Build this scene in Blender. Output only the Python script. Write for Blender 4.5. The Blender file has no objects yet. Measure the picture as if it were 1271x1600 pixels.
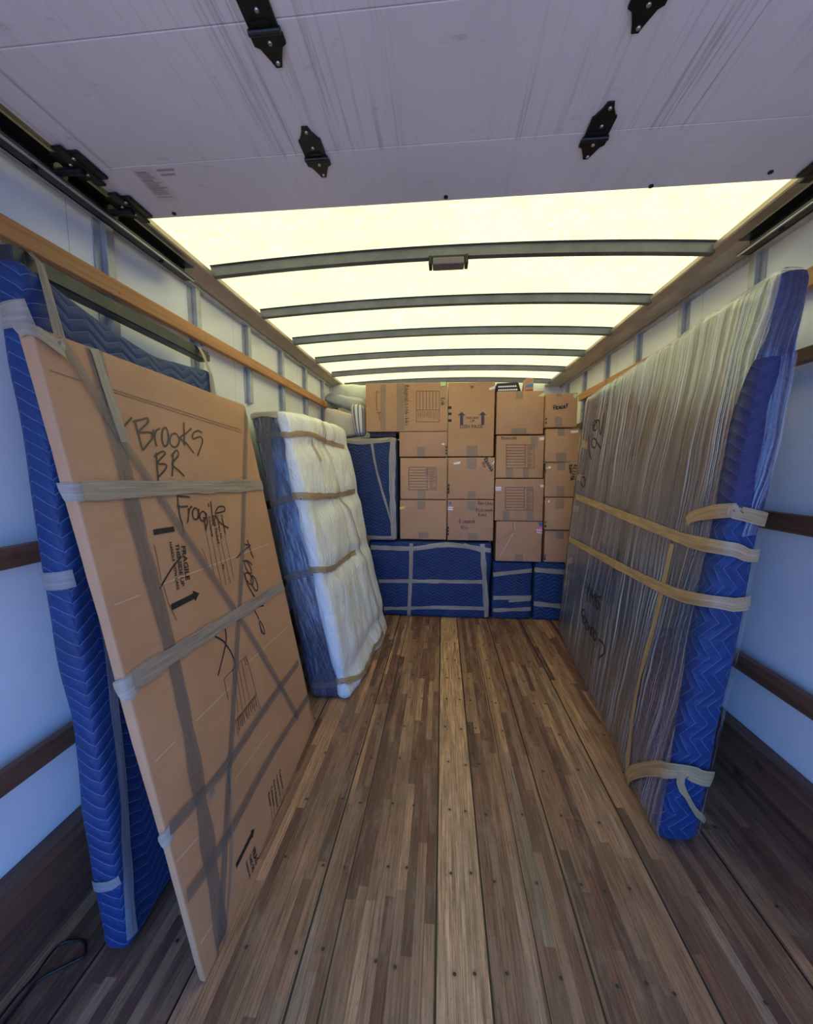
import bpy, bmesh, math, random
import numpy as np
from mathutils import Vector, noise
random.seed(7)
C = bpy.context.scene.collection
SC = bpy.context.scene

# ------------------------------------------------------------------ camera
F_PX, CX, CY, H = 613.0, 635.5, 800.0, 1.45
PITCH, YAW = math.radians(6.2376), math.radians(5.2351)
cf = Vector((-math.sin(YAW)*math.cos(PITCH), math.cos(YAW)*math.cos(PITCH), -math.sin(PITCH)))
cr = Vector((math.cos(YAW), math.sin(YAW), 0)); cu = cr.cross(cf)
CAMP = Vector((0, 0, H))
cd = bpy.data.cameras.new('camera'); cam = bpy.data.objects.new('camera', cd); C.objects.link(cam)
cam.location = CAMP
cam.rotation_euler = (math.pi/2-PITCH, 0, YAW)
cd.sensor_fit = 'HORIZONTAL'; cd.sensor_width = 36; cd.lens = F_PX/1271*36
cd.clip_start = 0.02; cd.clip_end = 200
SC.camera = cam

# ------------------------------------------------------------------ world, sun, exposure
SC.view_settings.view_transform = 'Standard'; SC.view_settings.look = 'None'
SC.view_settings.exposure = 0.18; SC.view_settings.gamma = 1.0; SC.view_settings.use_curve_mapping = False
SC.cycles.max_bounces = 10; SC.cycles.diffuse_bounces = 6; SC.cycles.transparent_max_bounces = 12
SC.cycles.use_denoising = True
SC.cycles.sample_clamp_indirect = 6
W = bpy.data.worlds.new('sky'); SC.world = W; W.use_nodes = True
wb = W.node_tree.nodes['Background']
wb.inputs[0].default_value = (0.13, 0.36, 1.0, 1); wb.inputs[1].default_value = 4.9
sd = bpy.data.lights.new('sun', 'SUN'); sd.energy = 14.0; sd.angle = 0.01; sd.color = (1, .93, .80)
so = bpy.data.objects.new('sun', sd); C.objects.link(so); so.rotation_euler = (math.radians(26), math.radians(10), 0)
pd_ = bpy.data.lights.new('rear_opening_portal', 'AREA'); pd_.shape = 'RECTANGLE'; pd_.size = 2.5; pd_.size_y = 2.3
pd_.cycles.is_portal = True
po = bpy.data.objects.new('rear_opening_portal', pd_); C.objects.link(po)
po.location = (.04, -1.0, 1.15); po.rotation_euler = (math.radians(90), 0, 0)   # -Z of the lamp looks to +Y
po.rotation_euler = (math.radians(90), 0, 0)

# ------------------------------------------------------------------ node helpers
def new_mat(name):
    m = bpy.data.materials.new(name); m.use_nodes = True
    nt = m.node_tree; b = nt.nodes['Principled BSDF']
    return m, nt, b
class G:
    def __init__(s, nt): s.nt = nt
    def n(s, t, **k):
        x = s.nt.nodes.new(t)
        for a, v in k.items(): setattr(x, a, v)
        return x
    def l(s, a, b): s.nt.links.new(a, b)
    def put(s, sock, v):
        if hasattr(v, 'is_output') or hasattr(v, 'links'): s.l(v, sock)
        else:
            if isinstance(v, (tuple, list)) and len(v) == 3 and sock.type == 'RGBA': v = (*v, 1)
            sock.default_value = v
    def m(s, op, a, b=0.0, c=None, clamp=False):
        x = s.n('ShaderNodeMath', operation=op); x.use_clamp = clamp
        s.put(x.inputs[0], a); s.put(x.inputs[1], b)
        if c is not None: s.put(x.inputs[2], c)
        return x.outputs[0]
    def mix(s, f, a, b, t='MIX'):
        x = s.n('ShaderNodeMix', data_type='RGBA', blend_type=t)
        s.put(x.inputs[0], f); s.put(x.inputs[6], a); s.put(x.inputs[7], b)
        return x.outputs[2]
    def coord(s, w='Object'):
        return s.n('ShaderNodeTexCoord').outputs[w]
    def scale(s, v, sc, loc=(0, 0, 0)):
        x = s.n('ShaderNodeMapping'); s.l(v, x.inputs[0]); x.inputs[3].default_value = sc; x.inputs[1].default_value = loc
        return x.outputs[0]
    def noise(s, v, sc=5, det=4, rough=.5, dist=0):
        x = s.n('ShaderNodeTexNoise'); s.l(v, x.inputs['Vector']); x.inputs['Scale'].default_value = sc
        x.inputs['Detail'].default_value = det; x.inputs['Roughness'].default_value = rough; x.inputs['Distortion'].default_value = dist
        return x.outputs[0]
    def white(s, a, b=0.0):
        c = s.n('ShaderNodeCombineXYZ'); s.put(c.inputs[0], a); s.put(c.inputs[1], b)
        x = s.n('ShaderNodeTexWhiteNoise'); x.noise_dimensions = '3D'; s.l(c.outputs[0], x.inputs[0]); return x.outputs[0]
    def ramp(s, f, stops, interp='LINEAR'):
        x = s.n('ShaderNodeValToRGB'); s.l(f, x.inputs[0]); r = x.color_ramp; r.interpolation = interp
        while len(r.elements) < len(stops): r.elements.new(.5)
        for e, (p, c) in zip(r.elements, stops):
            e.position = p; e.color = (*c, 1) if len(c) == 3 else c
        return x.outputs[0]
    def sep(s, v):
        x = s.n('ShaderNodeSeparateXYZ'); s.l(v, x.inputs[0]); return x.outputs
    def bump(s, h, st=.3, d=.01, b=None):
        x = s.n('ShaderNodeBump'); x.inputs['Strength'].default_value = st; x.inputs['Distance'].default_value = d
        s.l(h, x.inputs['Height'])
        if b is not None: s.l(x.outputs[0], b.inputs['Normal'])
        return x.outputs[0]
def K(v): return (v, v, v)

def simple(name, col, rough=.6, metal=0, nscale=0, namp=.15, bump=0, spec=None):
    m, nt, b = new_mat(name); g = G(nt)
    b.inputs['Roughness'].default_value = rough; b.inputs['Metallic'].default_value = metal
    if nscale:
        n_ = g.noise(g.coord(), nscale, 5, .6)
        f = g.ramp(n_, [(.3, K(1-namp)), (.7, K(1+namp))])
        g.l(g.mix(1.0, (*col, 1), f, 'MULTIPLY'), b.inputs['Base Color'])
        if bump: g.bump(n_, bump, .005, b)
    else: b.inputs['Base Color'].default_value = (*col, 1)
    return m

# ---- floor: laminated oak strips, grooves between boards, screw heads
def mat_floor():
    m, nt, b = new_mat('laminated_oak_floor'); g = G(nt)
    co = g.coord(); x, y, z = g.sep(co)[:3]
    wob = g.m('MULTIPLY', g.m('SUBTRACT', g.noise(g.scale(co, (2, .5, 1)), 3, 2), .5), .003)
    xx = g.m('ADD', x, wob)
    si = g.m('FLOOR', g.m('DIVIDE', g.m('ADD', xx, .011), .0335))
    off = g.m('MULTIPLY', g.white(si, 3.0), 7.0)
    ln = g.m('ADD', .35, g.m('MULTIPLY', g.white(si, 9.0), .55))
    sj = g.m('FLOOR', g.m('DIVIDE', g.m('ADD', y, off), ln))
    r1 = g.white(si, sj); r2 = g.white(sj, g.m('ADD', si, 31.7))
    col = g.ramp(r1, [(0, (.050, .022, .016)), (.2, (.115, .050, .032)), (.4, (.165, .092, .056)), (.6, (.20, .125, .078)),
                      (.78, (.27, .168, .10)), (.9, (.36, .235, .14)), (1, (.20, .165, .13))])
    pale = g.m('MULTIPLY', g.m('GREATER_THAN', x, -.005), g.m('LESS_THAN', x, .148))
    palec = g.ramp(g.noise(g.scale(co, (30, 2.0, 1)), 1.5, 5, .6), [(.3, (.25, .178, .108)), (.7, (.41, .31, .20))])
    col = g.mix(pale, col, palec)
    pale2 = g.m('MULTIPLY', g.m('GREATER_THAN', x, -.78), g.m('LESS_THAN', x, -.735))
    grain = g.noise(g.scale(co, (170, 5, 1)), 1.0, 6, .65, .3)
    col = g.mix(1, col, g.ramp(grain, [(.34, K(.38)), (.5, K(1.0)), (.68, K(1.6))]), 'MULTIPLY')
    dirt = g.noise(g.scale(co, (3, 1.2, 1)), 2.2, 6, .65)
    col = g.mix(g.ramp(dirt, [(.32, K(.6)), (.56, K(0))]), col, (.105, .085, .066))
    wear = g.noise(g.scale(co, (9, 1.6, 1), (5, 3, 0)), 2.0, 6, .7)
    col = g.mix(g.ramp(wear, [(.50, K(0)), (.68, K(.55))]), col, (.30, .235, .18))
    col = g.mix(1, col, (1.26, 1.0, .78, 1), 'MULTIPLY')
    col = g.mix(g.m('MULTIPLY', g.m('SUBTRACT', 1.0, pale), .12), col, (.185, .125, .088))
    col = g.mix(1, col, g.mix(pale, (1.05, 1.03, 1.02, 1), (1.30, 1.24, 1.18)), 'MULTIPLY')
    spk = g.noise(g.scale(co, (90, 35, 1)), 1.0, 4, .75)
    col = g.mix(g.ramp(spk, [(.58, K(0)), (.70, K(.6))]), col, (.06, .045, .035))
    # edges of the strips
    fr = g.m('FRACT', g.m('DIVIDE', g.m('ADD', xx, .011), .0335))
    e = g.m('LESS_THAN', g.m('ABSOLUTE', g.m('SUBTRACT', fr, .5)), .475)
    col = g.mix(e, g.mix(1, col, K(.62), 'MULTIPLY'), col)
    seam = None
    for s_, w_ in [(-1.02, .003), (-.71, .003), (-.405, .0035), (-.315, .002), (-.006, .0035), (.15, .0035), (.30, .0018), (.445, .0035), (.755, .0035), (1.05, .0035)]:
        q = g.m('LESS_THAN', g.m('ABSOLUTE', g.m('SUBTRACT', xx, s_)), w_)
        seam = q if seam is None else g.m('MAXIMUM', seam, q)
    col = g.mix(seam, col, (.008, .006, .005))
    # screw heads
    ry = g.m('DIVIDE', g.m('ADD', y, .075), .27)
    ci = g.m('FLOOR', g.m('DIVIDE', x, .0775)); cj = g.m('ROUND', ry)
    jx = g.m('MULTIPLY', g.m('SUBTRACT', g.white(ci, cj), .5), .022)
    jy = g.m('MULTIPLY', g.m('SUBTRACT', g.white(cj, ci), .5), .03)
    dx = g.m('SUBTRACT', g.m('SUBTRACT', x, g.m('MULTIPLY', g.m('ADD', ci, .5), .0775)), jx)
    dy = g.m('SUBTRACT', g.m('MULTIPLY', g.m('SUBTRACT', ry, cj), .27), jy)
    d = g.m('SQRT', g.m('ADD', g.m('MULTIPLY', dx, dx), g.m('MULTIPLY', dy, dy)))
    keep = g.m('MAXIMUM', pale, g.m('GREATER_THAN', g.white(g.m('ADD', ci, 5.5), 2.0), .45))
    dot = g.m('MULTIPLY', g.m('LESS_THAN', d, .0052), keep)
    halo = g.m('MULTIPLY', g.m('SUBTRACT', 1.0, g.m('DIVIDE', d, .016), clamp=True), keep)
    col = g.mix(g.m('MULTIPLY', halo, .45), col, (.05, .04, .03))
    col = g.mix(dot, col, (.025, .018, .014))
    g.l(col, b.inputs['Base Color'])
    g.l(g.ramp(dirt, [(.3, K(.42)), (.7, K(.62))]), b.inputs['Roughness'])
    h = g.m('SUBTRACT', g.m('MULTIPLY', grain, .5), g.m('MULTIPLY', g.m('MAXIMUM', seam, dot), 2.0))
    g.bump(h, .35, .003, b)
    return m

def mat_wood(name, c1, c2, axis=1, rough=.5):
    m, nt, b = new_mat(name); g = G(nt); co = g.coord()
    sc = [40, 40, 40]; sc[axis] = 1.5
    n1 = g.noise(g.scale(co, tuple(sc)), 1, 5, .6, .4)
    col = g.ramp(n1, [(.3, c1), (.7, c2)])
    kn = g.noise(g.scale(co, (6, 6, 6)), 1.3, 3)
    col = g.mix(g.ramp(kn, [(.66, K(0)), (.74, K(.6))]), col, tuple(v*.35 for v in c1))
    g.l(col, b.inputs['Base Color']); b.inputs['Roughness'].default_value = rough
    g.bump(n1, .2, .003, b)
    return m

def mat_wall():
    m, nt, b = new_mat('white_glass_fibre_panel'); g = G(nt); co = g.coord(); x, y, z = g.sep(co)[:3]
    n1 = g.noise(co, 2.5, 5, .6)
    col = g.ramp(n1, [(.3, (.80, .80, .77)), (.7, (.89, .885, .86))])
    sc = g.noise(g.scale(co, (1, 6, 25)), 3, 4, .7)
    col = g.mix(g.ramp(sc, [(.70, K(0)), (.76, K(.35))]), col, (.25, .25, .26))
    sm = g.m('LESS_THAN', g.m('ABSOLUTE', g.m('SUBTRACT', g.m('FRACT', g.m('DIVIDE', g.m('SUBTRACT', y, .77), 1.04)), .5)), .0012)
    col = g.mix(g.m('MULTIPLY', sm, .5), col, (.12, .12, .14))
    g.l(col, b.inputs['Base Color']); b.inputs['Roughness'].default_value = .30
    g.bump(g.noise(co, 30, 3), .05, .002, b)
    return m

def mat_roof():
    m, nt, b = new_mat('translucent_fibreglass_roof'); g = G(nt); co = g.coord()
    nt.nodes.remove(b); out = nt.nodes['Material Output']
    n1 = g.noise(co, 14, 7, .7); n2 = g.noise(g.scale(co, (1, 1, 1)), 90, 3, .6); n3 = g.noise(co, 1.7, 3)
    col = g.ramp(n1, [(.36, (.265, .228, .078)), (.55, (.365, .306, .116)), (.8, (.43, .362, .148))])
    col = g.mix(.6, col, g.ramp(n2, [(.35, (.265, .228, .078)), (.65, (.42, .352, .142))]))
    col = g.mix(1, col, g.ramp(n3, [(.3, (.93, .93, .9)), (.7, (1.04, 1.03, 1.0))]), 'MULTIPLY')
    t = g.n('ShaderNodeBsdfTranslucent'); g.l(col, t.inputs[0])
    d = g.n('ShaderNodeBsdfDiffuse'); d.inputs[0].default_value = (.62, .62, .5, 1)
    mx = g.n('ShaderNodeMixShader'); mx.inputs[0].default_value = .18
    g.l(t.outputs[0], mx.inputs[1]); g.l(d.outputs[0], mx.inputs[2]); g.l(mx.outputs[0], out.inputs[0])
    return m

def mat_door():
    m, nt, b = new_mat('white_roll_up_door_laminate'); g = G(nt); co = g.coord(); x, y, z = g.sep(co)[:3]
    n1 = g.noise(co, 1.6, 4, .6)
    col = g.ramp(n1, [(.3, (.60, .60, .63)), (.7, (.70, .70, .72))])
    st = g.noise(g.scale(co, (55, .9, 1)), 1, 6, .75, .1)
    msk = g.ramp(g.noise(g.scale(co, (2.2, .8, 1), (3.1, .4, 0)), 1.4, 3), [(.40, K(.05)), (.62, K(1))])
    # worn bands where the hinges rub
    band = None
    for hx in (-.42, .56, -1.0):
        q = g.m('SUBTRACT', 1.0, g.m('DIVIDE', g.m('ABSOLUTE', g.m('SUBTRACT', x, hx)), .16), clamp=True)
        band = q if band is None else g.m('MAXIMUM', band, q)
    msk = g.m('MAXIMUM', g.m('MULTIPLY', msk, .7), band)
    last = g.m('LESS_THAN', y, 1.18)
    k = g.m('MULTIPLY', g.m('MULTIPLY', g.ramp(st, [(.52, K(0)), (.70, K(.8))]), msk), g.m('ADD', .18, g.m('MULTIPLY', last, .82)))
    col = g.mix(k, col, (.12, .115, .12))
    st2 = g.noise(g.scale(co, (150, 1.4, 1), (1, 5, 0)), 1, 4, .8)
    k2 = g.m('MULTIPLY', g.ramp(st2, [(.62, K(0)), (.68, K(1))]), g.m('MULTIPLY', band, last))
    col = g.mix(g.m('MULTIPLY', k2, .6), col, (.10, .095, .10))
    sm = g.noise(g.scale(co, (5, 14, 1)), 2, 4, .6)
    col = g.mix(g.ramp(sm, [(.66, K(0)), (.74, K(.4))]), col, (.33, .32, .34))
    g.l(col, b.inputs['Base Color']); b.inputs['Roughness'].default_value = .42
    return m

def mat_blanket(name, base=(.002, .026, .112), line=(.13, .20, .38), per=.125, amp=.036, gap=.037, wr=.5, lw=.035, swap=False):
    m, nt, b = new_mat(name); g = G(nt)
    uv = g.coord('UV'); u, v = g.sep(uv)[:2]
    if swap: u, v = v, u
    wob = g.m('MULTIPLY', g.m('SUBTRACT', g.noise(uv, 4, 2), .5), .03)
    t = g.m('MULTIPLY', g.m('ABSOLUTE', g.m('SUBTRACT', g.m('FRACT', g.m('DIVIDE', u, per)), .5)), 2*amp)
    s_ = g.m('DIVIDE', g.m('ADD', g.m('ADD', v, t), wob), gap)
    d = g.m('ABSOLUTE', g.m('SUBTRACT', g.m('FRACT', s_), .5))
    ln = g.m('LESS_THAN', d, lw)
    br = g.ramp(g.noise(g.scale(uv, (260, 260, 1)), 1, 2), [(.3, K(.25)), (.6, K(1))])
    fab = g.noise(uv, 9, 5, .6)
    col = g.mix(1, (*base, 1), g.ramp(fab, [(.3, K(.8)), (.7, K(1.2))]), 'MULTIPLY')
    col = g.mix(g.m('MULTIPLY', ln, g.m('MULTIPLY', br, .85)), col, line)
    g.l(col, b.inputs['Base Color']); b.inputs['Roughness'].default_value = .62
    b.inputs['Sheen Weight'].default_value = .05
    puff = g.m('POWER', g.m('MULTIPLY', d, 2.0), .5)
    wrk = g.noise(g.scale(uv, (1.2, 2.2, 1)), 9, 6, .6, .6)
    g.bump(g.m('ADD', g.m('MULTIPLY', puff, .5), g.m('MULTIPLY', wrk, wr)), .6, .012, b)
    return m

def mat_cardboard(name='cardboard', tint=(1, 1, 1)):
    m, nt, b = new_mat(name); g = G(nt); uv = g.coord('UV'); ob = g.coord('Object')
    n1 = g.noise(ob, 3.3, 6, .6); n2 = g.noise(g.scale(uv, (4, 160, 1)), 1, 3)
    col = g.ramp(n1, [(.3, (.475*tint[0], .235*tint[1], .105*tint[2])), (.7, (.565*tint[0], .298*tint[1], .142*tint[2]))])
    col = g.mix(1, col, g.ramp(n2, [(.3, K(.96)), (.7, K(1.04))]), 'MULTIPLY')
    sc = g.noise(g.scale(uv, (6, 2, 1)), 5, 5, .7)
    col = g.mix(g.ramp(sc, [(.68, K(0)), (.76, K(.35))]), col, (.62, .42, .27))
    g.l(col, b.inputs['Base Color']); b.inputs['Roughness'].default_value = .62
    g.bump(g.m('ADD', g.m('MULTIPLY', n2, .15), n1), .25, .012, b)
    return m

def mat_tape(name, col, alpha=.8, rough=.28):
    m, nt, b = new_mat(name); g = G(nt); uv = g.coord('UV')
    n1 = g.noise(g.scale(uv, (3, 90, 1)), 1, 5, .7)
    g.l(g.mix(1, (*col, 1), g.ramp(n1, [(.3, K(.72)), (.7, K(1.3))]), 'MULTIPLY'), b.inputs['Base Color'])
    b.inputs['Roughness'].default_value = rough
    g.l(g.ramp(n1, [(.3, K(alpha-.12)), (.7, K(min(1, alpha+.12)))]), b.inputs['Alpha'])
    g.bump(n1, .7, .004, b)
    return m

def mat_wrap(name, milk=.06, streak=.5, refl=.30, col=(.80, .82, .86), us=34, vs=.8, bump=.8, lo=.52, hi=.68, rough=.14):
    """clear stretch film: mostly see-through, with thin milky streaks and gloss broken up by upright wrinkles"""
    m, nt, b = new_mat(name); g = G(nt); nt.nodes.remove(b); out = nt.nodes['Material Output']
    uv = g.coord('UV'); u, v = g.sep(uv)[:2]
    warp = g.noise(g.scale(uv, (.9, .6, 1)), 2.0, 3)
    u2 = g.m('ADD', g.m('ADD', u, g.m('MULTIPLY', v, .05)), g.m('MULTIPLY', warp, .16))
    c = g.n('ShaderNodeCombineXYZ'); g.l(u2, c.inputs[0]); g.l(v, c.inputs[1]); vec = c.outputs[0]
    s1 = g.noise(g.scale(vec, (us, vs, 1)), 1, 5, .7); s2 = g.noise(g.scale(vec, (us*4, vs*5, 1)), 1, 4, .7)
    s3 = g.noise(g.scale(vec, (7, .7, 1)), 1.2, 3); s4 = g.noise(g.scale(vec, (us*3, vs*1.8, 1)), 1, 3, .6)
    nrm = g.bump(g.m('ADD', s1, g.m('MULTIPLY', s2, .35)), bump, .008)
    tr = g.n('ShaderNodeBsdfTransparent'); tr.inputs[0].default_value = (.97, .97, .98, 1)
    df = g.n('ShaderNodeBsdfDiffuse'); df.inputs[0].default_value = (*col, 1)
    gl = g.n('ShaderNodeBsdfGlossy'); gl.inputs['Roughness'].default_value = rough; g.l(nrm, gl.inputs['Normal'])
    st = g.ramp(s4, [(lo, K(0)), (hi, K(1))]); band = g.ramp(s3, [(.38, K(.12)), (.62, K(1))])
    fac = g.m('ADD', g.m('MULTIPLY', g.m('MULTIPLY', st, streak), band), milk)
    ge = g.n('ShaderNodeNewGeometry'); dp = g.n('ShaderNodeVectorMath', operation='DOT_PRODUCT')
    g.l(ge.outputs['Incoming'], dp.inputs[0]); g.l(ge.outputs['Normal'], dp.inputs[1])
    fr = g.m('MULTIPLY', g.m('POWER', g.m('SUBTRACT', 1.0, g.m('ABSOLUTE', dp.outputs['Value'])), 4.0), .6)
    f2 = g.m('ADD', fr, g.m('MULTIPLY', g.ramp(g.m('ADD', g.m('MULTIPLY', s1, .5), g.m('MULTIPLY', s4, .5)), [(.42, K(.25)), (.58, K(1.4))]), refl), clamp=True)
    m1 = g.n('ShaderNodeMixShader'); g.l(f2, m1.inputs[0]); g.l(tr.outputs[0], m1.inputs[1]); g.l(gl.outputs[0], m1.inputs[2])
    m2 = g.n('ShaderNodeMixShader'); g.l(fac, m2.inputs[0]); g.l(m1.outputs[0], m2.inputs[1]); g.l(df.outputs[0], m2.inputs[2])
    g.l(m2.outputs[0], out.inputs[0])
    return m

def mat_mattress_side():
    m, nt, b = new_mat('navy_quilted_mattress_border'); g = G(nt); uv = g.coord('UV'); u, v = g.sep(uv)[:2]
    a = g.m('FRACT', g.m('DIVIDE', g.m('ADD', u, g.m('MULTIPLY', v, .6)), .045))
    c = g.m('FRACT', g.m('DIVIDE', g.m('SUBTRACT', u, g.m('MULTIPLY', v, .6)), .045))
    ln = g.m('MAXIMUM', g.m('LESS_THAN', a, .06), g.m('LESS_THAN', c, .06))
    cb = g.m('LESS_THAN', g.m('FRACT', g.m('DIVIDE', v, .011)), .35)
    col = g.mix(g.m('MULTIPLY', cb, .35), (.028, .030, .060, 1), (.055, .058, .10))
    col = g.mix(g.m('MULTIPLY', ln, .7), col, (.10, .105, .17))
    g.l(col, b.inputs['Base Color']); b.inputs['Roughness'].default_value = .7
    g.bump(g.m('SUBTRACT', g.noise(uv, 7, 4), g.m('MULTIPLY', ln, .4)), .5, .01, b)
    return m

def mat_white_cover():
    m, nt, b = new_mat('white_crumpled_cover'); g = G(nt); uv = g.coord('UV')
    n1 = g.noise(g.scale(uv, (1.0, .45, 1)), 10, 7, .62, 1.2); n2 = g.noise(g.scale(uv, (1, .3, 1)), 34, 4, .6, .6)
    g.l(g.ramp(n1, [(.3, (.80, .765, .68)), (.7, (.92, .90, .83))]), b.inputs['Base Color'])
    b.inputs['Roughness'].default_value = .42; b.inputs['Coat Weight'].default_value = .25; b.inputs['Coat Roughness'].default_value = .2
    g.bump(g.m('ADD', n1, g.m('MULTIPLY', n2, .4)), .75, .03, b)
    return m

def mat_boardwrapped():
    m, nt, b = new_mat('grey_brown_furniture_panel'); g = G(nt); uv = g.coord('UV')
    n1 = g.noise(g.scale(uv, (4, .35, 1)), 1.5, 5, .6)
    col = g.ramp(n1, [(.32, (.04, .04, .085)), (.45, (.085, .075, .075)), (.55, (.12, .10, .09)), (.68, (.20, .155, .15))])
    g.l(col, b.inputs['Base Color']); b.inputs['Roughness'].default_value = .55
    return m

def mat_stripe():
    m, nt, b = new_mat('striped_ticking'); g = G(nt); uv = g.coord('UV'); u, v = g.sep(uv)[:2]
    s_ = g.m('LESS_THAN', g.m('FRACT', g.m('DIVIDE', u, .034)), .38)
    g.l(g.mix(s_, (.70, .66, .58, 1), (.20, .17, .17)), b.inputs['Base Color']); b.inputs['Roughness'].default_value = .8
    return m

M = dict(
 floor=mat_floor(), wall=mat_wall(), roof=mat_roof(), door=mat_door(),
 slat=mat_wood('orange_pine', (.36, .135, .038), (.60, .27, .085)),
 darkslat=mat_wood('dark_hardwood_slat', (.10, .044, .024), (.22, .10, .052)),
 kick=mat_wood('worn_brown_kickboard', (.075, .033, .022), (.24, .105, .058)),
 alu=simple('galvanised_steel', (.46, .46, .45), .42, .4, 12, .2),
 bow=simple('steel_roof_bow', (.13, .135, .155), .45, .5, 8, .2),
 rail=simple('aluminium_top_rail', (.46, .37, .29), .38, .35, 5, .18),
 track=simple('greased_black_track', (.030, .028, .027), .42, .5, 30, .4),
 black=simple('black_hinge_steel', (.010, .010, .010), .38, .3, 40, .4),
 rivet=simple('rivet_steel', (.5, .48, .45), .3, .9),
 blanket=mat_blanket('blue_moving_blanket'),
 blanket2=mat_blanket('smooth_blue_furniture_pad', (.006, .023, .095), (.05, .09, .25), .09, .03, .03, 1.3, .05),
 blanket4=mat_blanket('blue_moving_blanket_sideways', per=.13, amp=.05, gap=.036, wr=1.3, lw=.03, swap=True),
 blanket3=mat_blanket('purple_blue_pad', (.020, .020, .085), (.06, .07, .18), .125, .036, .042, 1.0),
 purple=simple('purple_brown_pad', (.085, .055, .080), .7, 0, 12, .2),
 card=mat_cardboard(), cardedge=simple('cardboard_edge', (.50, .36, .28), .7, 0, 20, .15),
 cardA=mat_cardboard('yellowish_tan_cardboard', (1.0, 1.0, .93)), cardB=mat_cardboard('pinkish_cardboard', (.95, .93, 1.0)),  # cardA: same cardboard, tinted slightly yellower by lowering its blue
 crease=simple('pressed_cardboard_crease', (.66, .44, .27), .6),
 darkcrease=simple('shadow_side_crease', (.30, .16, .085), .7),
 tape=mat_tape('tan_packing_tape', (.20, .165, .13), .58, .3), tapeG=mat_tape('golden_packing_tape', (.44, .29, .14), .88, .35),
 tapeW=mat_tape('beige_crumpled_tape', (.38, .30, .21), .88, .33), silver=mat_tape('silver_duct_tape', (.25, .235, .22), .99, .5),
 greytape=mat_tape('clear_grey_tape', (.30, .265, .19), .36, .4),
 ink=simple('black_printing_ink', (.016, .012, .011), .6), marker=simple('black_marker', (.05, .028, .022), .45),
 faint=simple('faded_brown_print', (.17, .09, .055), .65),
 film=mat_wrap('clear_stretch_film', .03, .74, .27, (.62, .66, .80), us=50, vs=.45, bump=.30, lo=.52, hi=.62, rough=.06), filmend=mat_wrap('clear_stretch_film_light', .01, .55, .12, (.55, .64, .88), 45, .5, .4, .56, .66, .10),
 filmm=mat_wrap('glossy_mattress_film', .02, .30, .12, (.75, .76, .80), 30, 4, .9),
 mside=mat_mattress_side(), cover=mat_white_cover(),
 panel=mat_boardwrapped(),
 beige=simple('beige_cushion_fabric', (.62, .52, .41), .8, 0, 9, .1, .3),
 greyplastic=simple('grey_plastic_cover', (.34, .35, .33), .3, 0, 6, .25, .5),
 paleplastic=simple('pale_plastic_cover', (.66, .65, .53), .35, 0, 6, .15, .5),
 stripe=mat_stripe(),
 blackplastic=simple('black_crate_plastic', (.012, .012, .012), .5), white=simple('white_paper', (.78, .76, .72), .6),
 bluep=simple('blue_print', (.07, .25, .52), .5), redp=simple('red_print', (.38, .07, .04), .5),
 pink=simple('pink_sticker', (.80, .19, .34), .5), greens=simple('green_sticker', (.62, .72, .25), .5), yellows=simple('yellow_sticker', (.80, .60, .12), .5),
 whitep=simple('white_sticker', (.82, .78, .68), .5), blues=simple('blue_sticker', (.10, .14, .32), .5),
 lens=simple('smoked_lamp_lens', (.12, .10, .095), .25), cord=simple('black_cord', (.008, .008, .009), .5),
 metalframe=simple('dark_bed_frame_steel', (.060, .060, .058), .42, .5, 20, .3),
 straps=mat_tape('grey_strapping', (.20, .20, .21), .95, .3),
 asphalt=simple('grey_driveway', (.15, .145, .14), .9, 0, 3, .15),
 paper=simple('pale_warning_label', (.60, .56, .56), .5), papertext=simple('faded_label_text', (.34, .30, .31), .6),
)

# ------------------------------------------------------------------ object helpers
def link(name, me, mat, parent=None, loc=None):
    o = bpy.data.objects.new(name, me); C.objects.link(o)
    if mat is not None and not me.materials: me.materials.append(mat)
    if parent is not None:
        o.parent = parent
        o.location = -Vector(parent['_w']) if '_w' in parent.keys() else (0, 0, 0)
    return o
def thing(name, label, cat, loc, group=None):
    o = bpy.data.objects.new(name, None); C.objects.link(o); o.location = loc; o['_w'] = list(loc)
    o.empty_display_size = .05; o['label'] = label; o['category'] = cat
    if group: o['group'] = group
    return o
def struct(o, lab=None):
    o['kind'] = 'structure'
    if lab: o['label'] = lab; o['category'] = lab.split()[-1]
    return o
def bmesh_obj(name, bm, mat, parent=None, smooth=False):
    me = bpy.data.meshes.new(name); bm.normal_update(); bm.to_mesh(me); bm.free()
    if smooth:
        for p in me.polygons: p.use_smooth = True
    return link(name, me, mat, parent)
def add_box(bm, a, b_, bev=0):
    x0, y0, z0 = a; x1, y1, z1 = b_
    vs = [bm.verts.new(p) for p in [(x0,y0,z0),(x1,y0,z0),(x1,y1,z0),(x0,y1,z0),(x0,y0,z1),(x1,y0,z1),(x1,y1,z1),(x0,y1,z1)]]
    fs = [bm.faces.new([vs[i] for i in q]) for q in [(0,3,2,1),(4,5,6,7),(0,1,5,4),(1,2,6,5),(2,3,7,6),(3,0,4,7)]]
    if bev:
        es = set(e for f in fs for e in f.edges)
        bmesh.ops.bevel(bm, geom=list(es), offset=bev, segments=2, affect='EDGES', profile=.5)
def box_obj(name, a, b_, mat, parent=None, bev=0):
    bm = bmesh.new(); add_box(bm, a, b_, bev); return bmesh_obj(name, bm, mat, parent)
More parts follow.
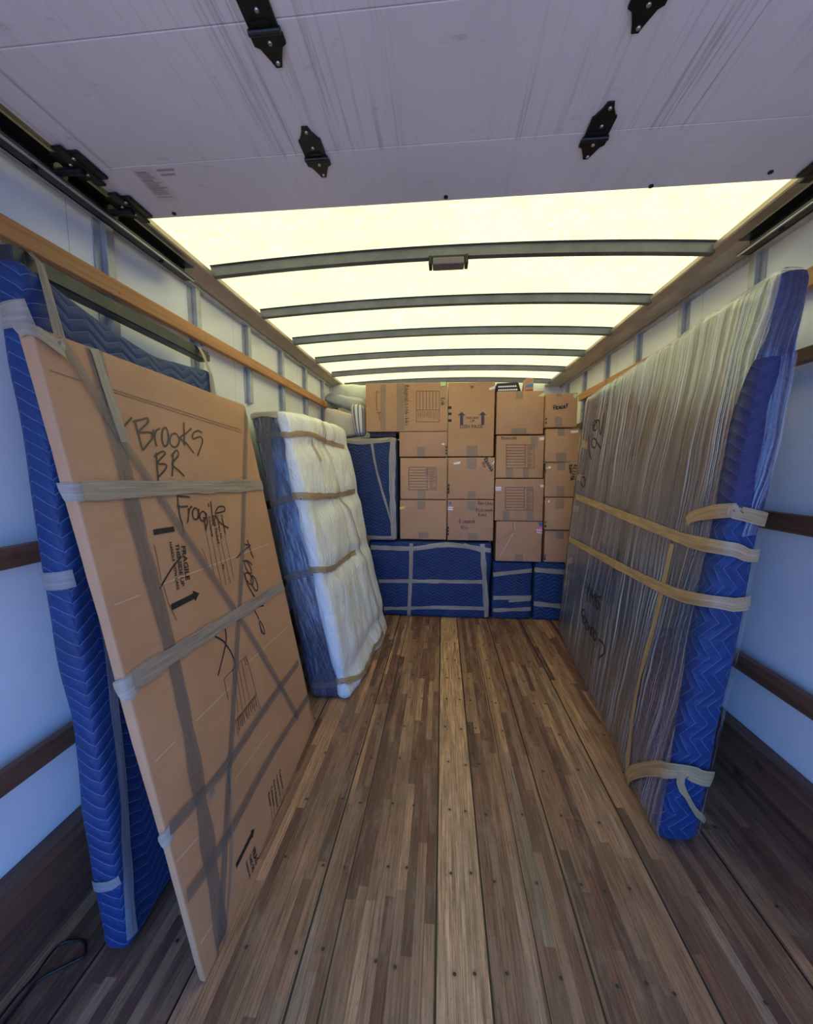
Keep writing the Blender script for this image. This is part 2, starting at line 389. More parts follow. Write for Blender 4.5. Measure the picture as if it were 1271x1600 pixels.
def add_cyl(bm, c, axis, r, h, n=12):
    ax = Vector(axis).normalized(); t = ax.orthogonal().normalized(); s_ = ax.cross(t); c = Vector(c)
    A = [bm.verts.new(c-ax*h/2+(t*math.cos(2*math.pi*i/n)+s_*math.sin(2*math.pi*i/n))*r) for i in range(n)]
    B = [bm.verts.new(c+ax*h/2+(t*math.cos(2*math.pi*i/n)+s_*math.sin(2*math.pi*i/n))*r) for i in range(n)]
    for i in range(n): bm.faces.new([A[i], A[(i+1) % n], B[(i+1) % n], B[i]])
    bm.faces.new(A[::-1]); bm.faces.new(B)
def tube(name, pts, r, mat, parent=None, n=6):
    bm = bmesh.new(); rings = []
    for i, p in enumerate(pts):
        p = Vector(p); t = (Vector(pts[min(i+1, len(pts)-1)])-Vector(pts[max(i-1, 0)])).normalized()
        a = t.orthogonal() if abs(t.z) > .9 else t.cross(Vector((0, 0, 1))); a.normalize(); b = t.cross(a)
        rings.append([bm.verts.new(p+(a*math.cos(2*math.pi*k/n)+b*math.sin(2*math.pi*k/n))*r) for k in range(n)])
    for A, B in zip(rings, rings[1:]):
        for k in range(n): bm.faces.new([A[k], A[(k+1) % n], B[(k+1) % n], B[k]])
    bm.faces.new(rings[0]); bm.faces.new(rings[-1][::-1])
    return bmesh_obj(name, bm, mat, parent, True)

# measuring the photograph: where a sight line meets a real plane of the truck
def ray(px, py): return cf+cr*((px-CX)/F_PX)+cu*((CY-py)/F_PX)
def on(px, py, ax, val):
    d = ray(px, py); i = 'XYZ'.index(ax); return CAMP+d*((val-CAMP[i])/d[i])
def proj(p):
    q = Vector(p)-CAMP; z = q.dot(cf); return np.array([CX+F_PX*q.dot(cr)/z, CY-F_PX*q.dot(cu)/z])
def smooth_poly(pts, sub=4, closed=False):
    if len(pts) < 3 or sub < 2: return [tuple(p) for p in pts]
    out = []; P = [np.array(p, float) for p in pts]
    for i in range(len(P)-1):
        p0, p1, p2, p3 = P[max(i-1, 0)], P[i], P[i+1], P[min(i+2, len(P)-1)]
        for k in range(sub):
            t = k/sub
            out.append(tuple(.5*((2*p1)+(-p0+p2)*t+(2*p0-5*p1+4*p2-p3)*t*t+(-p0+3*p1-3*p2+p3)*t**3)))
    out.append(tuple(P[-1])); return out

class Slab:
    """rounded, slightly lumpy slab. front quad NB FB FT NT (near/far, bottom/top), back = front + T"""
    def __init__(s, NB, FB, FT, NT, T, r=.01, disp=None, step=.08, Tt=None):
        s.NB, s.FB, s.FT, s.NT = map(Vector, (NB, FB, FT, NT)); s.T = Vector(T); s.Tt = Vector(Tt) if Tt is not None else Vector(T)
        s.L = ((s.FB-s.NB).length+(s.FT-s.NT).length)/2; s.H = ((s.NT-s.NB).length+(s.FT-s.FB).length)/2
        s.Th = (s.T.length+s.Tt.length)/2; s.r = min(r, s.Th*.49); s.disp = disp; s.step = step
        n = (s.FB-s.NB).cross(s.NT-s.NB); s.flip = n.dot(s.T) > 0     # handedness
        s.hand = 1
        a = proj(s.NB); b = proj(s.FB); s.hand = 1 if b[0] > a[0] else -1   # near end on the left of the picture
    def mp(s, x, y, z):
        u, v, w = x/s.L, y/s.H, z/s.Th
        return (s.NB*(1-u)+s.FB*u)*(1-v)+(s.NT*(1-u)+s.FT*u)*v+(s.T*(1-v)+s.Tt*v)*w
    def surf(s, p, off=0.0):
        S = (s.L, s.H, s.Th); r = s.r
        q = [min(max(p[i], r), S[i]-r) for i in range(3)]
        d = [p[i]-q[i] for i in range(3)]; l = math.sqrt(sum(t*t for t in d))
        if l < 1e-9: return s.mp(*p)
        n = [t/l for t in d]
        dd = s.disp(p, n) if s.disp else 0.0
        return s.mp(*[q[i]+n[i]*(r+off+dd) for i in range(3)])
    def lines(s, S):
        r = s.r; a = [0, r*.3, r*.65, r]; n = max(1, int(round((S-2*r)/s.step)))
        return a+[r+(S-2*r)*k/n for k in range(1, n)]+[S-r, S-r*.65, S-r*.3, S] if S > 2*r+1e-4 else [0, S/2, S]
    def mesh(s, name, mat, parent, off=0.0, faces='fbneTt'):
        bm = bmesh.new(); uvl = bm.loops.layers.uv.new('UVMap'); X, Y, Z = s.lines(s.L), s.lines(s.H), s.lines(s.Th)
        L, Hh, Th = s.L, s.H, s.Th
        defs = {'f': (X, Y, lambda a, b: (a, b, 0), lambda a, b: (a, b)), 'b': (X, Y, lambda a, b: (a, b, Th), lambda a, b: (-Th-a, b)),
                'n': (Z, Y, lambda a, b: (0, b, a), lambda a, b: (-a, b)), 'e': (Z, Y, lambda a, b: (L, b, a), lambda a, b: (L+a, b)),
                'T': (X, Z, lambda a, b: (a, Hh, b), lambda a, b: (a, Hh+b)), 't': (X, Z, lambda a, b: (a, 0, b), lambda a, b: (a, -b))}
        for k in faces:
            A, B, P, U = defs[k]
            g = [[bm.verts.new(s.surf(P(a, b), off)) for b in B] for a in A]
            for i in range(len(A)-1):
                for j in range(len(B)-1):
                    vs = [g[i][j], g[i+1][j], g[i+1][j+1], g[i][j+1]]; us = [U(A[i], B[j]), U(A[i+1], B[j]), U(A[i+1], B[j+1]), U(A[i], B[j+1])]
                    f = bm.faces.new(vs)
                    for lp, t in zip(f.loops, us): lp[uvl].uv = t
        bmesh.ops.remove_doubles(bm, verts=bm.verts, dist=1e-5)
        bmesh.ops.recalc_face_normals(bm, faces=bm.faces)
        return bmesh_obj(name, bm, mat, parent, s.r > .004)
    # unfolded coordinates: x<0 near end, x>L far end, y>H top
    def unf(s, x, y, off=.003):
        if x < 0: p = (0, y, -x)
        elif x > s.L: p = (s.L, y, x-s.L)
        elif y > s.H: p = (x, s.H, y-s.H)
        elif y < 0: p = (x, 0, -y)
        else: p = (x, y, 0)
        p = tuple(min(max(t, 0), m_) for t, m_ in zip(p, (s.L, s.H, s.Th)))
        return s.surf(p, off)
    def px(s, X, Y, face='f'):
        """unfolded coordinates of a picture point on the front ('f') or near end ('n')"""
        f = (lambda a, b: s.mp(a, b, 0)) if face == 'f' else (lambda a, b: s.mp(0, b, -a)) if face == 'n' else (lambda a, b: s.mp(a, s.H, b-s.H))
        a, b = (s.L/2, s.H/2) if face == 'f' else (-s.Th/2, s.H/2)
        for _ in range(12):
            p = proj(f(a, b)); e = 1e-3
            J = np.column_stack([(proj(f(a+e, b))-p)/e, (proj(f(a, b+e))-p)/e])
            d = np.linalg.solve(J, np.array([X, Y])-p); a += float(np.clip(d[0], -.5, .5)); b += float(np.clip(d[1], -.5, .5))
        return (a, b)
    def ribbon(s, bm, pts, w, off=.003, ribs=2, jitter=0.0, ds=.02, wend=None):
        uvl = bm.loops.layers.uv.verify()
        P = []
        for (a, b) in zip(pts, pts[1:]):
            d = math.dist(a, b); n = max(1, int(d/ds))
            for k in range(n): P.append((a[0]+(b[0]-a[0])*k/n, a[1]+(b[1]-a[1])*k/n))
        P.append(tuple(pts[-1])); rows = []; acc = 0
        sd_ = random.random()*50
        for i, p in enumerate(P):
            q0, q1 = P[max(i-1, 0)], P[min(i+1, len(P)-1)]; tx, ty = q1[0]-q0[0], q1[1]-q0[1]; l = math.hypot(tx, ty) or 1
            nx, ny = -ty/l, tx/l; ww = w if wend is None else w+(wend-w)*i/max(1, len(P)-1)
            ww *= 1+jitter*noise.noise(Vector((i*ds*9, sd_, 0)))
            if i: acc += math.dist(P[i-1], p)
            rows.append(([bm.verts.new(s.unf(p[0]+nx*ww*(k/ribs-.5), p[1]+ny*ww*(k/ribs-.5),
                         off+jitter*.004*noise.noise(Vector((i*.7, k*2.1, sd_))))) for k in range(ribs+1)], acc))
        for (A, a0), (B, b0) in zip(rows, rows[1:]):
            for k in range(ribs):
                f = bm.faces.new([A[k], A[k+1], B[k+1], B[k]])
                for lp, t in zip(f.loops, [(a0, k/ribs*.05), (a0, (k+1)/ribs*.05), (b0, (k+1)/ribs*.05), (b0, k/ribs*.05)]): lp[uvl].uv = t
    def tape(s, pts, w, mat='tape', parent=None, off=.0035, jitter=.25, name='tape_strip', ribs=3, sub=3):
        bm = bmesh.new(); bm.loops.layers.uv.new('UVMap')
        s.ribbon(bm, smooth_poly(pts, sub), w, off, ribs, jitter); return bmesh_obj(name, bm, M[mat], parent, True)
    def strokes(s, lines, w, mat, parent, name='handwriting', off=.0022, sub=4):
        if name.endswith('crease') and len(lines) > 1:
            for l_ in lines: s.strokes([l_], w, mat, parent, name, off, sub)
            return
        bm = bmesh.new(); bm.loops.layers.uv.new('UVMap')
        for l_ in lines:
            if len(l_) > 1: s.ribbon(bm, smooth_poly(l_, sub), w, off, 1, 0, .01)
        return bmesh_obj(name, bm, M[mat], parent)
    def poly(s, polys, mat, parent, name, off=.002):
        if name.endswith('arrows') and len(polys) > 1:
            for P in polys: s.poly([P], mat, parent, name[:-1], off)
            return
        bm = bmesh.new()
        for P in polys: bm.faces.new([bm.verts.new(s.unf(x, y, off)) for x, y in P])
        return bmesh_obj(name, bm, M[mat], parent)
    def patch(s, x0, x1, y0, y1, name, mat, parent, off=.004, n=10, wob=.0, slant=0.0):
        """a piece of cloth or film lying on the slab, in unfolded coordinates, with its own small thickness"""
        bm = bmesh.new(); uvl = bm.loops.layers.uv.new('UVMap'); nx = max(3, int(abs(x1-(x0(y0) if callable(x0) else x0))/.02)); ny = max(3, int(abs(y1-y0)/.03))
        g = []
        for i in range(nx+1):
            row = []
            for j in range(ny+1):
                v = y0+(y1-y0)*j/ny; xa = x0(v) if callable(x0) else x0; x = xa+(x1-xa)*i/nx+slant*(j/ny)
                if wob: 
                    x += wob*noise.noise(Vector((v*7, x1*3, 1.3)))*(1 if i in (0, nx) else .5)
                    v += wob*noise.noise(Vector((x*9, y0*5, 4.3)))*(1 if j in (0, ny) else .4)
                row.append((bm.verts.new(s.unf(x, v, off)), (x, v)))
            g.append(row)
        for i in range(nx):
            for j in range(ny):
                q = [g[i][j], g[i+1][j], g[i+1][j+1], g[i][j+1]]; f = bm.faces.new([t[0] for t in q])
                for lp, t in zip(f.loops, q): lp[uvl].uv = t[1]
        return bmesh_obj(name, bm, M[mat], parent, True)
    def text(s, bm, txt, p0, p1, squash=1.0, off=.0022, up=None):
        """lay printed words along p0 -> p1 (unfolded coordinates)"""
        cu_ = bpy.data.curves.new('t', 'FONT'); cu_.body = txt; cu_.offset = .028; cu_.resolution_u = 2
        ob = bpy.data.objects.new('t', cu_); C.objects.link(ob)
        dg = bpy.context.evaluated_depsgraph_get(); me = bpy.data.meshes.new_from_object(ob.evaluated_get(dg))
        xs = [v.co.x for v in me.vertices]; x0, x1 = min(xs), max(xs)
        L = math.dist(p0, p1); k = L/(x1-x0); e1 = ((p1[0]-p0[0])/L, (p1[1]-p0[1])/L); e2 = (-e1[1]*s.hand, e1[0]*s.hand)
        mp = [bm.verts.new(s.unf(p0[0]+e1[0]*(v.co.x-x0)*k+e2[0]*v.co.y*k*squash, p0[1]+e1[1]*(v.co.x-x0)*k+e2[1]*v.co.y*k*squash, off)) for v in me.vertices]
        for p in me.polygons:
            try: bm.faces.new([mp[i] for i in p.vertices])
            except ValueError: pass
        bpy.data.objects.remove(ob); bpy.data.curves.remove(cu_); bpy.data.meshes.remove(me)
    def scribble(s, p0, p1, h, n=6, seed=1):
        """illegible marker writing between two unfolded points"""
        rnd = random.Random(seed); L = math.dist(p0, p1); e1 = ((p1[0]-p0[0])/L, (p1[1]-p0[1])/L); e2 = (-e1[1]*s.hand, e1[0]*s.hand)
        out = []
        for i in range(n):
            a = L*i/n; w = L/n*.8; pts = []
            kind = rnd.choice('oilnha')
            base = {'o': [(.1,.5),(.5,1),(.9,.5),(.5,0),(.1,.5)], 'i': [(.5,1),(.5,0)], 'l': [(.3,1.5),(.3,0),(.8,.1)],
                    'n': [(.1,0),(.2,.9),(.6,.9),(.9,0)], 'h': [(.1,1.5),(.15,0),(.5,.8),(.9,0)], 'a': [(.9,.9),(.2,.8),(.1,.1),(.8,.2),(.9,.9),(1,0)]}[kind]
            if i == 0: base = [(.1,0),(.15,1.5),(.8,1.2),(.2,.8),(.9,0)]
            for (x, y) in base:
                X = a+x*w; Y = y*h*.6
                pts.append((p0[0]+e1[0]*X+e2[0]*Y, p0[1]+e1[1]*X+e2[1]*Y))
            out.append(pts)
        return out

def lump(amp, sc, seed=0.0, faces=None):
    def f(p, n):
        v = noise.noise(Vector((p[0]*sc+seed, p[1]*sc, p[2]*sc)))+.5*noise.noise(Vector((p[0]*sc*2.3+seed, p[1]*sc*2.3, p[2]*sc*2.3+4)))
        return amp*v
    return f

# ================================================================== SETTING
XL, XR, YB, YF = -1.25, 1.37, -1.0, 4.80
WTL, WTR = 2.352, 2.393
struct(box_obj('floor', (XL-.1, YB, -.12), (XR+.1, YF+.1, 0), M['floor']))
struct(box_obj('ground', (-9, -14, -1.0), (9, -1.1, -.9), M['asphalt']))
struct(box_obj('wall_left', (XL-.06, YB, 0), (XL, YF+.06, WTL), M['wall']))
struct(box_obj('wall_right', (XR, YB, 0), (XR+.06, YF+.06, WTR), M['wall']))
struct(box_obj('wall_front', (XL-.06, YF, 0), (XR+.06, YF+.06, 2.476), M['wall']))
struct(box_obj('wall_rear_header', (XL-.06, YB-.06, 2.15), (XR+.06, YB, 2.56), M['alu']))
struct(box_obj('baseboard_left', (XL, YB, 0), (XL+.06, YF, .285), M['kick'], bev=.004))
struct(box_obj('baseboard_right', (XR-.06, YB, 0), (XR, YF, .300), M['kick'], bev=.004))
tn = [0]
def trim(bm_or_o):
    tn[0] += 1; bm_or_o.name = 'trim_%d' % tn[0]; bm_or_o.data.name = bm_or_o.name; return struct(bm_or_o)
# studs (hat section posts)
BOWY = [1.955-.525+.525*k for k in range(-4, 8)]
BOWY = [y for y in BOWY if y < 4.75]
for y in BOWY:
    for X, sgn, WT in ((XL, 1, WTL), (XR, -1, WTR)):
        bm = bmesh.new()
        a, b_ = sorted((X, X+sgn*.006)); add_box(bm, (a, y-.045, 1.87), (b_, y+.045, WT-.003))
        a, b_ = sorted((X+sgn*.006, X+sgn*.03)); add_box(bm, (a, y-.018, 1.87), (b_, y+.018, WT-.003), .003)
        for z in (2.0, 2.25): add_cyl(bm, (X+sgn*.008, y+.032, z), (1, 0, 0), .006, .006, 8)
        trim(bmesh_obj('stud', bm, M['alu']))
# wooden lashing slats
def slat(X, sgn, z1, z0, mat):
    bm = bmesh.new(); a, b_ = sorted((X+sgn*.03, X+sgn*.062)); add_box(bm, (a, YB, z0), (b_, 4.05 if z1 > 2 else YF-.02, z1), .004)
    for y in BOWY:
        for z in (z0+.018, z1-.018): add_cyl(bm, (X+sgn*.0625, y+random.uniform(-.012, .012), z), (1, 0, 0), .0045, .002, 8)
    trim(bmesh_obj('slat', bm, mat))
for z1, z0, mt in ((2.135, 2.075, 'slat'), (1.235, 1.175, 'darkslat'), (.62, .558, 'darkslat')): slat(XL, 1, z1, z0, M[mt])
for z1, z0, mt in ((2.172, 2.105, 'slat'), (1.892, 1.838, 'darkslat'), (1.281, 1.209, 'darkslat'), (.639, .567, 'darkslat')): slat(XR, -1, z1, z0, M[mt])
# top rails
def rail(X, sgn, wi, zi, zo):
    """top rail: a coved soffit from the wall to the springing of the bows; wi = reach, zi / zo = inner / outer height"""
    bm = bmesh.new()
    prof = [(0, zo), (.052, zo), (.060, zo+.006), (wi*.75, zi-.012), (wi-.004, zi-.004), (wi, zi+.002), (wi, zi+.020), (wi*.5, zi+.030), (0, zi+.045)]
    A = [bm.verts.new((X+sgn*u, YB, z)) for u, z in prof]; B = [bm.verts.new((X+sgn*u, YF, z)) for u, z in prof]
    n = len(prof)
    for i in range(n): bm.faces.new([A[i], A[(i+1) % n], B[(i+1) % n], B[i]])
    bm.faces.new(A); bm.faces.new(B[::-1])
    bmesh.ops.recalc_face_normals(bm, faces=bm.faces)
    trim(bmesh_obj('rail', bm, M['rail']))
    bm = bmesh.new()      # small lower lip with rivets
    a, b_ = sorted((X, X+sgn*.034)); add_box(bm, (a, YB, zo-.014), (b_, YF, zo), .002)
    for k in range(50):
        yy = -.8+k*.11; add_cyl(bm, (X+sgn*.035, yy, zo-.007), (1, 0, 0), .005, .004, 8)
    trim(bmesh_obj('lip', bm, M['alu']))
rail(XL, 1, .12, 2.388, WTL); rail(XR, -1, .205, 2.404, WTR)
# roof
def roofz(x, dz=0): 
    t = (x-.03)/1.19; return 2.388+dz+.040*(1-t*t)
bm = bmesh.new(); NX, NY = 24, 24; gr = []
for i in range(NX+1):
    x = XL-.05+(XR-XL+.1)*i/NX; gr.append([bm.verts.new((x, YB-.05+(YF-YB+.1)*j/NY, max(2.42, roofz(x, .050)))) for j in range(NY+1)])
for i in range(NX):
    for j in range(NY): bm.faces.new([gr[i][j], gr[i+1][j], gr[i+1][j+1], gr[i][j+1]])
struct(bmesh_obj('ceiling', bm, M['roof'], smooth=True))
for y in BOWY:
    bm = bmesh.new(); rows = []
    N = 28
    for i in range(N+1):
        x = XL+.112+(XR-XL-.112-.195)*i/N; z = roofz(x)
        rows.append([bm.verts.new(p) for p in ((x, y-.017, z-.002), (x, y+.017, z-.002), (x, y+.017, z+.040), (x, y+.03, z+.043), (x, y-.03, z+.043), (x, y-.017, z+.040))])
    for A, B in zip(rows, rows[1:]):
        for k in range(6): bm.faces.new([A[k], A[(k+1) % 6], B[(k+1) % 6], B[k]])
    bm.faces.new(rows[0]); bm.faces.new(rows[-1][::-1])
    bmesh.ops.recalc_face_normals(bm, faces=bm.faces)
    trim(bmesh_obj('bow', bm, M['bow']))
# lamp on the nearest visible roof bow
p = on(701, 411, 'Y', 1.94)
t = thing('cargo_light', 'small rectangular cargo light under the nearest roof bow', 'light', (p.x, 1.95, roofz(p.x)-.004))
bm = bmesh.new(); add_box(bm, (p.x-.085, 1.925, roofz(p.x)-.012), (p.x+.085, 1.98, roofz(p.x)-.001), .003)
for sx in (-1, 1): add_box(bm, (p.x+sx*.083-.008, 1.92, roofz(p.x)-.040), (p.x+sx*.083+.008, 1.985, roofz(p.x)-.002), .003)
bmesh_obj('housing', bm, M['black'], t)
box_obj('lens', (p.x-.073, 1.918, roofz(p.x)-.044), (p.x+.073, 1.982, roofz(p.x)-.012), M['lens'], t, .006)

# roll-up door parked under the roof
DZ = 2.33
dr = bpy.data.objects.new('door_1', None); C.objects.link(dr); dr.location = (.04, .4, DZ); dr['_w'] = [.04, .4, DZ]; dr['kind'] = 'structure'
seams = [1.405, 1.172, .845, .50, .155, -.19, -.535, -.88]
for k, (a, b_) in enumerate(zip(seams[1:], seams)):
    box_obj('door_panel', (-1.075, a+.0015, DZ), (1.125, b_-.0015, DZ+.022), M['door'], dr, .0012)
def hinge(hx, hy, big=1.0, ang=0.0):
    prof = [(-.008, -.088), (.008, -.088), (.014, -.070), (.026, -.050), (.030, -.048), (.030, .02), (.034, .022), (.034, .040), (.024, .046), (.012, .072), (.007, .086), (-.007, .086), (-.012, .072), (-.024, .046), (-.034, .040), (-.034, .022), (-.030, .02), (-.030, -.048), (-.026, -.050), (-.014, -.070)]
    bm = bmesh.new(); 
    A = [bm.verts.new((hx+u*big, hy+v*big, DZ-.001)) for u, v in prof]; B = [bm.verts.new((hx+u*big, hy+v*big, DZ-.006)) for u, v in prof]
    n = len(prof)
    for i in range(n): bm.faces.new([A[i], A[(i+1) % n], B[(i+1) % n], B[i]])
    bm.faces.new(A); bm.faces.new(B)
    add_cyl(bm, (hx, hy+.012*big, DZ-.008), (1, 0, 0), .006*big, .066*big, 12)
    add_box(bm, (hx-.018*big, hy-.008*big, DZ-.010), (hx+.018*big, hy-.003*big, DZ-.005))
    bmesh.ops.recalc_face_normals(bm, faces=bm.faces)
    h = bmesh_obj('hinge', bm, M['black'], dr)
    bm = bmesh.new()
    for v in (-.076, -.025, .034, .074): add_cyl(bm, (hx+.002, hy+v*big, DZ-.0075), (0, 0, 1), .0045*big, .004, 10)
    bmesh_obj('rivets', bm, M['rivet'], h, True).location = (0, 0, 0)
for (px_, py_), sy in (((493, 240), 1.172), ((412, 40), .845), ((934, 205), 1.172), ((1015, -4), .845)):
    q = on(px_, py_, 'Z', DZ); hinge(q.x, sy, 1.0)
# roller carriers in the tracks
def roller(hx, hy, sgn):
    bm = bmesh.new()
    add_box(bm, (min(hx, hx+sgn*.085), hy-.075, DZ-.010), (max(hx, hx+sgn*.085), hy+.03, DZ-.001), .003)
    add_box(bm, (min(hx+sgn*.03, hx+sgn*.06), hy-.10, DZ-.014), (max(hx+sgn*.03, hx+sgn*.06), hy+.05, DZ-.006), .003)
    add_cyl(bm, (hx-sgn*.0, hy-.02, DZ-.016), (1, 0, 0), .011, .10, 12)
    add_cyl(bm, (hx-sgn*.030, hy-.02, DZ-.016), (1, 0, 0), .022, .016, 16)
    h = bmesh_obj('roller_bracket', bm, M['black'], dr)
    bm = bmesh.new()
    for u, v in ((.03, -.04), (.045, .0), (.06, -.06)): add_cyl(bm, (hx+sgn*u, hy+v, DZ-.015), (0, 0, 1), .005, .004, 10)
    bmesh_obj('rivets', bm, M['rivet'], h, True).location = (0, 0, 0)
for yy in (1.355, 1.172, .845): roller(-1.10, yy, 1); roller(1.135, yy, -1)
# bolts at the bottom edge of the door
bm = bmesh.new()
for (a, b_) in ((697, 307), (1205, 268), (272, 333), (1018, 290)):
    q = on(a, b_, 'Z', DZ); add_cyl(bm, (q.x, min(q.y, 1.395), DZ-.002), (0, 0, 1), .007, .004, 10)
bmesh_obj('edge_bolts', bm, M['black'], dr)
# warning label on the lowest panel
def door_quad(pts, name, mat, off, parent=dr):
    bm = bmesh.new(); bm.faces.new([bm.verts.new((*on(x, y, 'Z', DZ).xy, DZ-off)) for x, y in pts]); return bmesh_obj(name, bm, M[mat], parent)
lb = door_quad([(203, 264), (236, 262), (282, 312), (247, 314)], 'warning_label', 'paper', .0008)
lb['label'] = 'faded printed warning label'
bm = bmesh.new()
rnd = random.Random(3)
def lq(u, v):      # label coordinates
    a = np.array((206, 265.))*(1-u)*(1-v)+np.array((234, 264.))*u*(1-v)+np.array((249, 312.))*(1-u)*v+np.array((280, 311.))*u*v
    q = on(a[0], a[1], 'Z', DZ); return (q.x, q.y, DZ-.0014)
for k in range(17):
    v = .06+k*.052; v1 = v+(.030 if k % 5 else .045); u1 = rnd.uniform(.6, .98)
    if k == 15: continue
    bm.faces.new([bm.verts.new(lq(*c)) for c in ((.04, v), (u1, v), (u1, v1), (.04, v1))])
q0, q1 = on(245, 266, 'Z', DZ), on(272, 264, 'Z', DZ)
for dy_ in (0, .018): add_box(bm, (q0.x, q0.y+dy_-.004, DZ-.0015), (q1.x-.01*(dy_ > 0), q0.y+dy_+.004, DZ-.001))
bmesh_obj('label_text', bm, M['papertext'], lb).location = (0, 0, 0)
# door tracks
for X, sgn, ye in ((-1.150, 1, 1.77), (1.185, -1, 1.77)):
    bm = bmesh.new(); a, b_ = sorted((X-sgn*.018, X+sgn*.032))
    add_box(bm, (a, YB+.02, 2.345), (b_, ye, 2.352)); add_box(bm, (a, YB+.02, 2.292), (b_, ye, 2.298))
    c, d = sorted((X-sgn*.018, X-sgn*.012)); add_box(bm, (c, YB+.02, 2.292), (d, ye, 2.352))
    for k in range(4): add_cyl(bm, (X, .1+k*.5, 2.289), (0, 0, 1), .008, .01, 10)
    trim(bmesh_obj('track', bm, M['track']))
    bm = bmesh.new(); c, d = sorted((X+sgn*.024, X+sgn*.03)); add_box(bm, (c, YB+.02, 2.286), (d, ye, 2.300), .001)
    trim(bmesh_obj('trackedge', bm, M['alu']))
# ================================================================== LEFT SIDE
# blanket-wrapped bed frame
def sag(p, n):
    v = .010*noise.noise(Vector((p[0]*3, p[1]*3, p[2]*6+2)))+.006*noise.noise(Vector((p[0]*8, p[1]*6, p[2]*6)))
    # the free upper edge hangs in a curve between the straps
    return v
t = thing('wrapped_bed_frame', 'tall bed frame wrapped in blue quilted moving blanket leaning at left wall', 'bed frame', (-.98, 1.35, 0))
NB, FB = Vector((-.925, .945, .0)), Vector((-.965, 1.80, .0))
NT, FT = Vector((-1.071, .955, 1.985)), Vector((-1.08, 1.81, 1.90))
s = Slab(NB, FB, FT, NT, (-.085, 0, .0), .030, sag, .045, Tt=(-.085, 0, 0))
bl = s.mesh('blanket', M['blanket'], t)
for v in bl.data.vertices:
    w = v.co+Vector((0, 0, 0)); yy = (w.y-.97)/(1.8-.97)
    if w.z > 1.5 and 0 < yy < 1: v.co.z -= .055*math.sin(math.pi*min(1, yy))**1.1*(w.z-1.5)/.45
    if w.z < .05: v.co.z = max(v.co.z, .002)
# steel side rail showing above the sagging blanket
bm = bmesh.new()
a0 = Vector((-1.150, 1.00, 2.010)); a1 = Vector((-1.150, 1.86, 1.985))
def beam(bm, a, b_, wx, wz):
    d = (b_-a).normalized(); r_ = Vector((1, 0, 0)); u_ = r_.cross(d)
    vs = [[bm.verts.new(p+r_*sx*wx/2+u_*sz*wz/2) for sx, sz in ((-1, -1), (1, -1), (1, 1), (-1, 1))] for p in (a, b_)]
    for k in range(4): bm.faces.new([vs[0][k], vs[0][(k+1) % 4], vs[1][(k+1) % 4], vs[1][k]])
    bm.faces.new(vs[0][::-1]); bm.faces.new(vs[1])
beam(bm, a0, a1, .045, .045)
beam(bm, a0+Vector((.026, .0, -.006)), a1+Vector((.026, 0, -.006)), .008, .030)
add_box(bm, (-1.178, .985, 1.93), (-1.118, 1.02, 2.03), .003)
bmesh_obj('steel_rail', bm, M['metalframe'], t)
# strap around rail and blanket
def free_strap(pts, w, wdir, mat, parent, name, th=.0015):
    bm = bmesh.new(); uvl = bm.loops.layers.uv.new('UVMap'); P = [Vector(p) for p in pts]; wd = Vector(wdir).normalized(); rows = []
    acc = 0
    for i, p in enumerate(P):
        tn_ = (P[min(i+1, len(P)-1)]-P[max(i-1, 0)]).normalized(); n_ = tn_.cross(wd).normalized()
        if i: acc += (p-P[i-1]).length
        rows.append(([bm.verts.new(p+wd*w*(k/4-.5)+n_*(.003*math.sin(k*2.2+i)+th)) for k in range(5)], acc))
    for (A, a_), (B, b_) in zip(rows, rows[1:]):
        for k in range(4):
            f = bm.faces.new([A[k], A[k+1], B[k+1], B[k]])
            for lp, u_ in zip(f.loops, [(a_, k*.0125), (a_, k*.0125+.0125), (b_, k*.0125+.0125), (b_, k*.0125)]): lp[uvl].uv = u_
    return bmesh_obj(name, bm, M[mat], parent, True)
def lerp3(A, B, n): return [Vector(A).lerp(Vector(B), k/n) for k in range(n+1)]
q0 = on(62, 412, 'X', -1.095); q1 = on(78, 470, 'X', -1.040); q2 = on(94, 530, 'X', -1.030)
free_strap([(-1.175, q0.y, 2.036), (-1.125, q0.y, 2.034), tuple(q0), tuple(q1), tuple(q2)], .030, (0, 1, 0), 'tapeW', t, 'tape_strap')
free_strap([(-1.175, 1.775, 2.01), (-1.120, 1.775, 2.005), (-1.100, 1.775, 1.97)]+lerp3((-1.068, 1.775, 1.88), (-1.055, 1.775, 1.72), 4), .034, (0, 1, 0), 'tapeW', t, 'tape_strap')
def nf(x, y): return s.px(x, y, 'n')
s.tape([(-.085, nf(0, 497)[1]), (-.03, nf(10, 495)[1]+.005), (.012, nf(26, 490)[1]+.01)], .062, 'tapeW', t, .004, .15)
s.tape([(-.083, nf(60, 908)[1]), (-.04, nf(85, 908)[1]), (.018, nf(108, 905)[1])], .045, 'silver', t, .004, .2)
s.tape([(-.083, nf(130, 1382)[1]), (-.04, nf(150, 1382)[1]), (.012, nf(170, 1380)[1])], .033, 'silver', t, .004, .2)
# long grey strap hanging down the aisle face
b0 = s.px(150, 905); b1 = s.px(205, 1462)
s.tape([(s.px(140, 800)[0], b0[1]+.2), b0, s.px(172, 1080), s.px(192, 1300), b1], .032, 'straps', t, .010, .2, 'hanging_strap', 4)

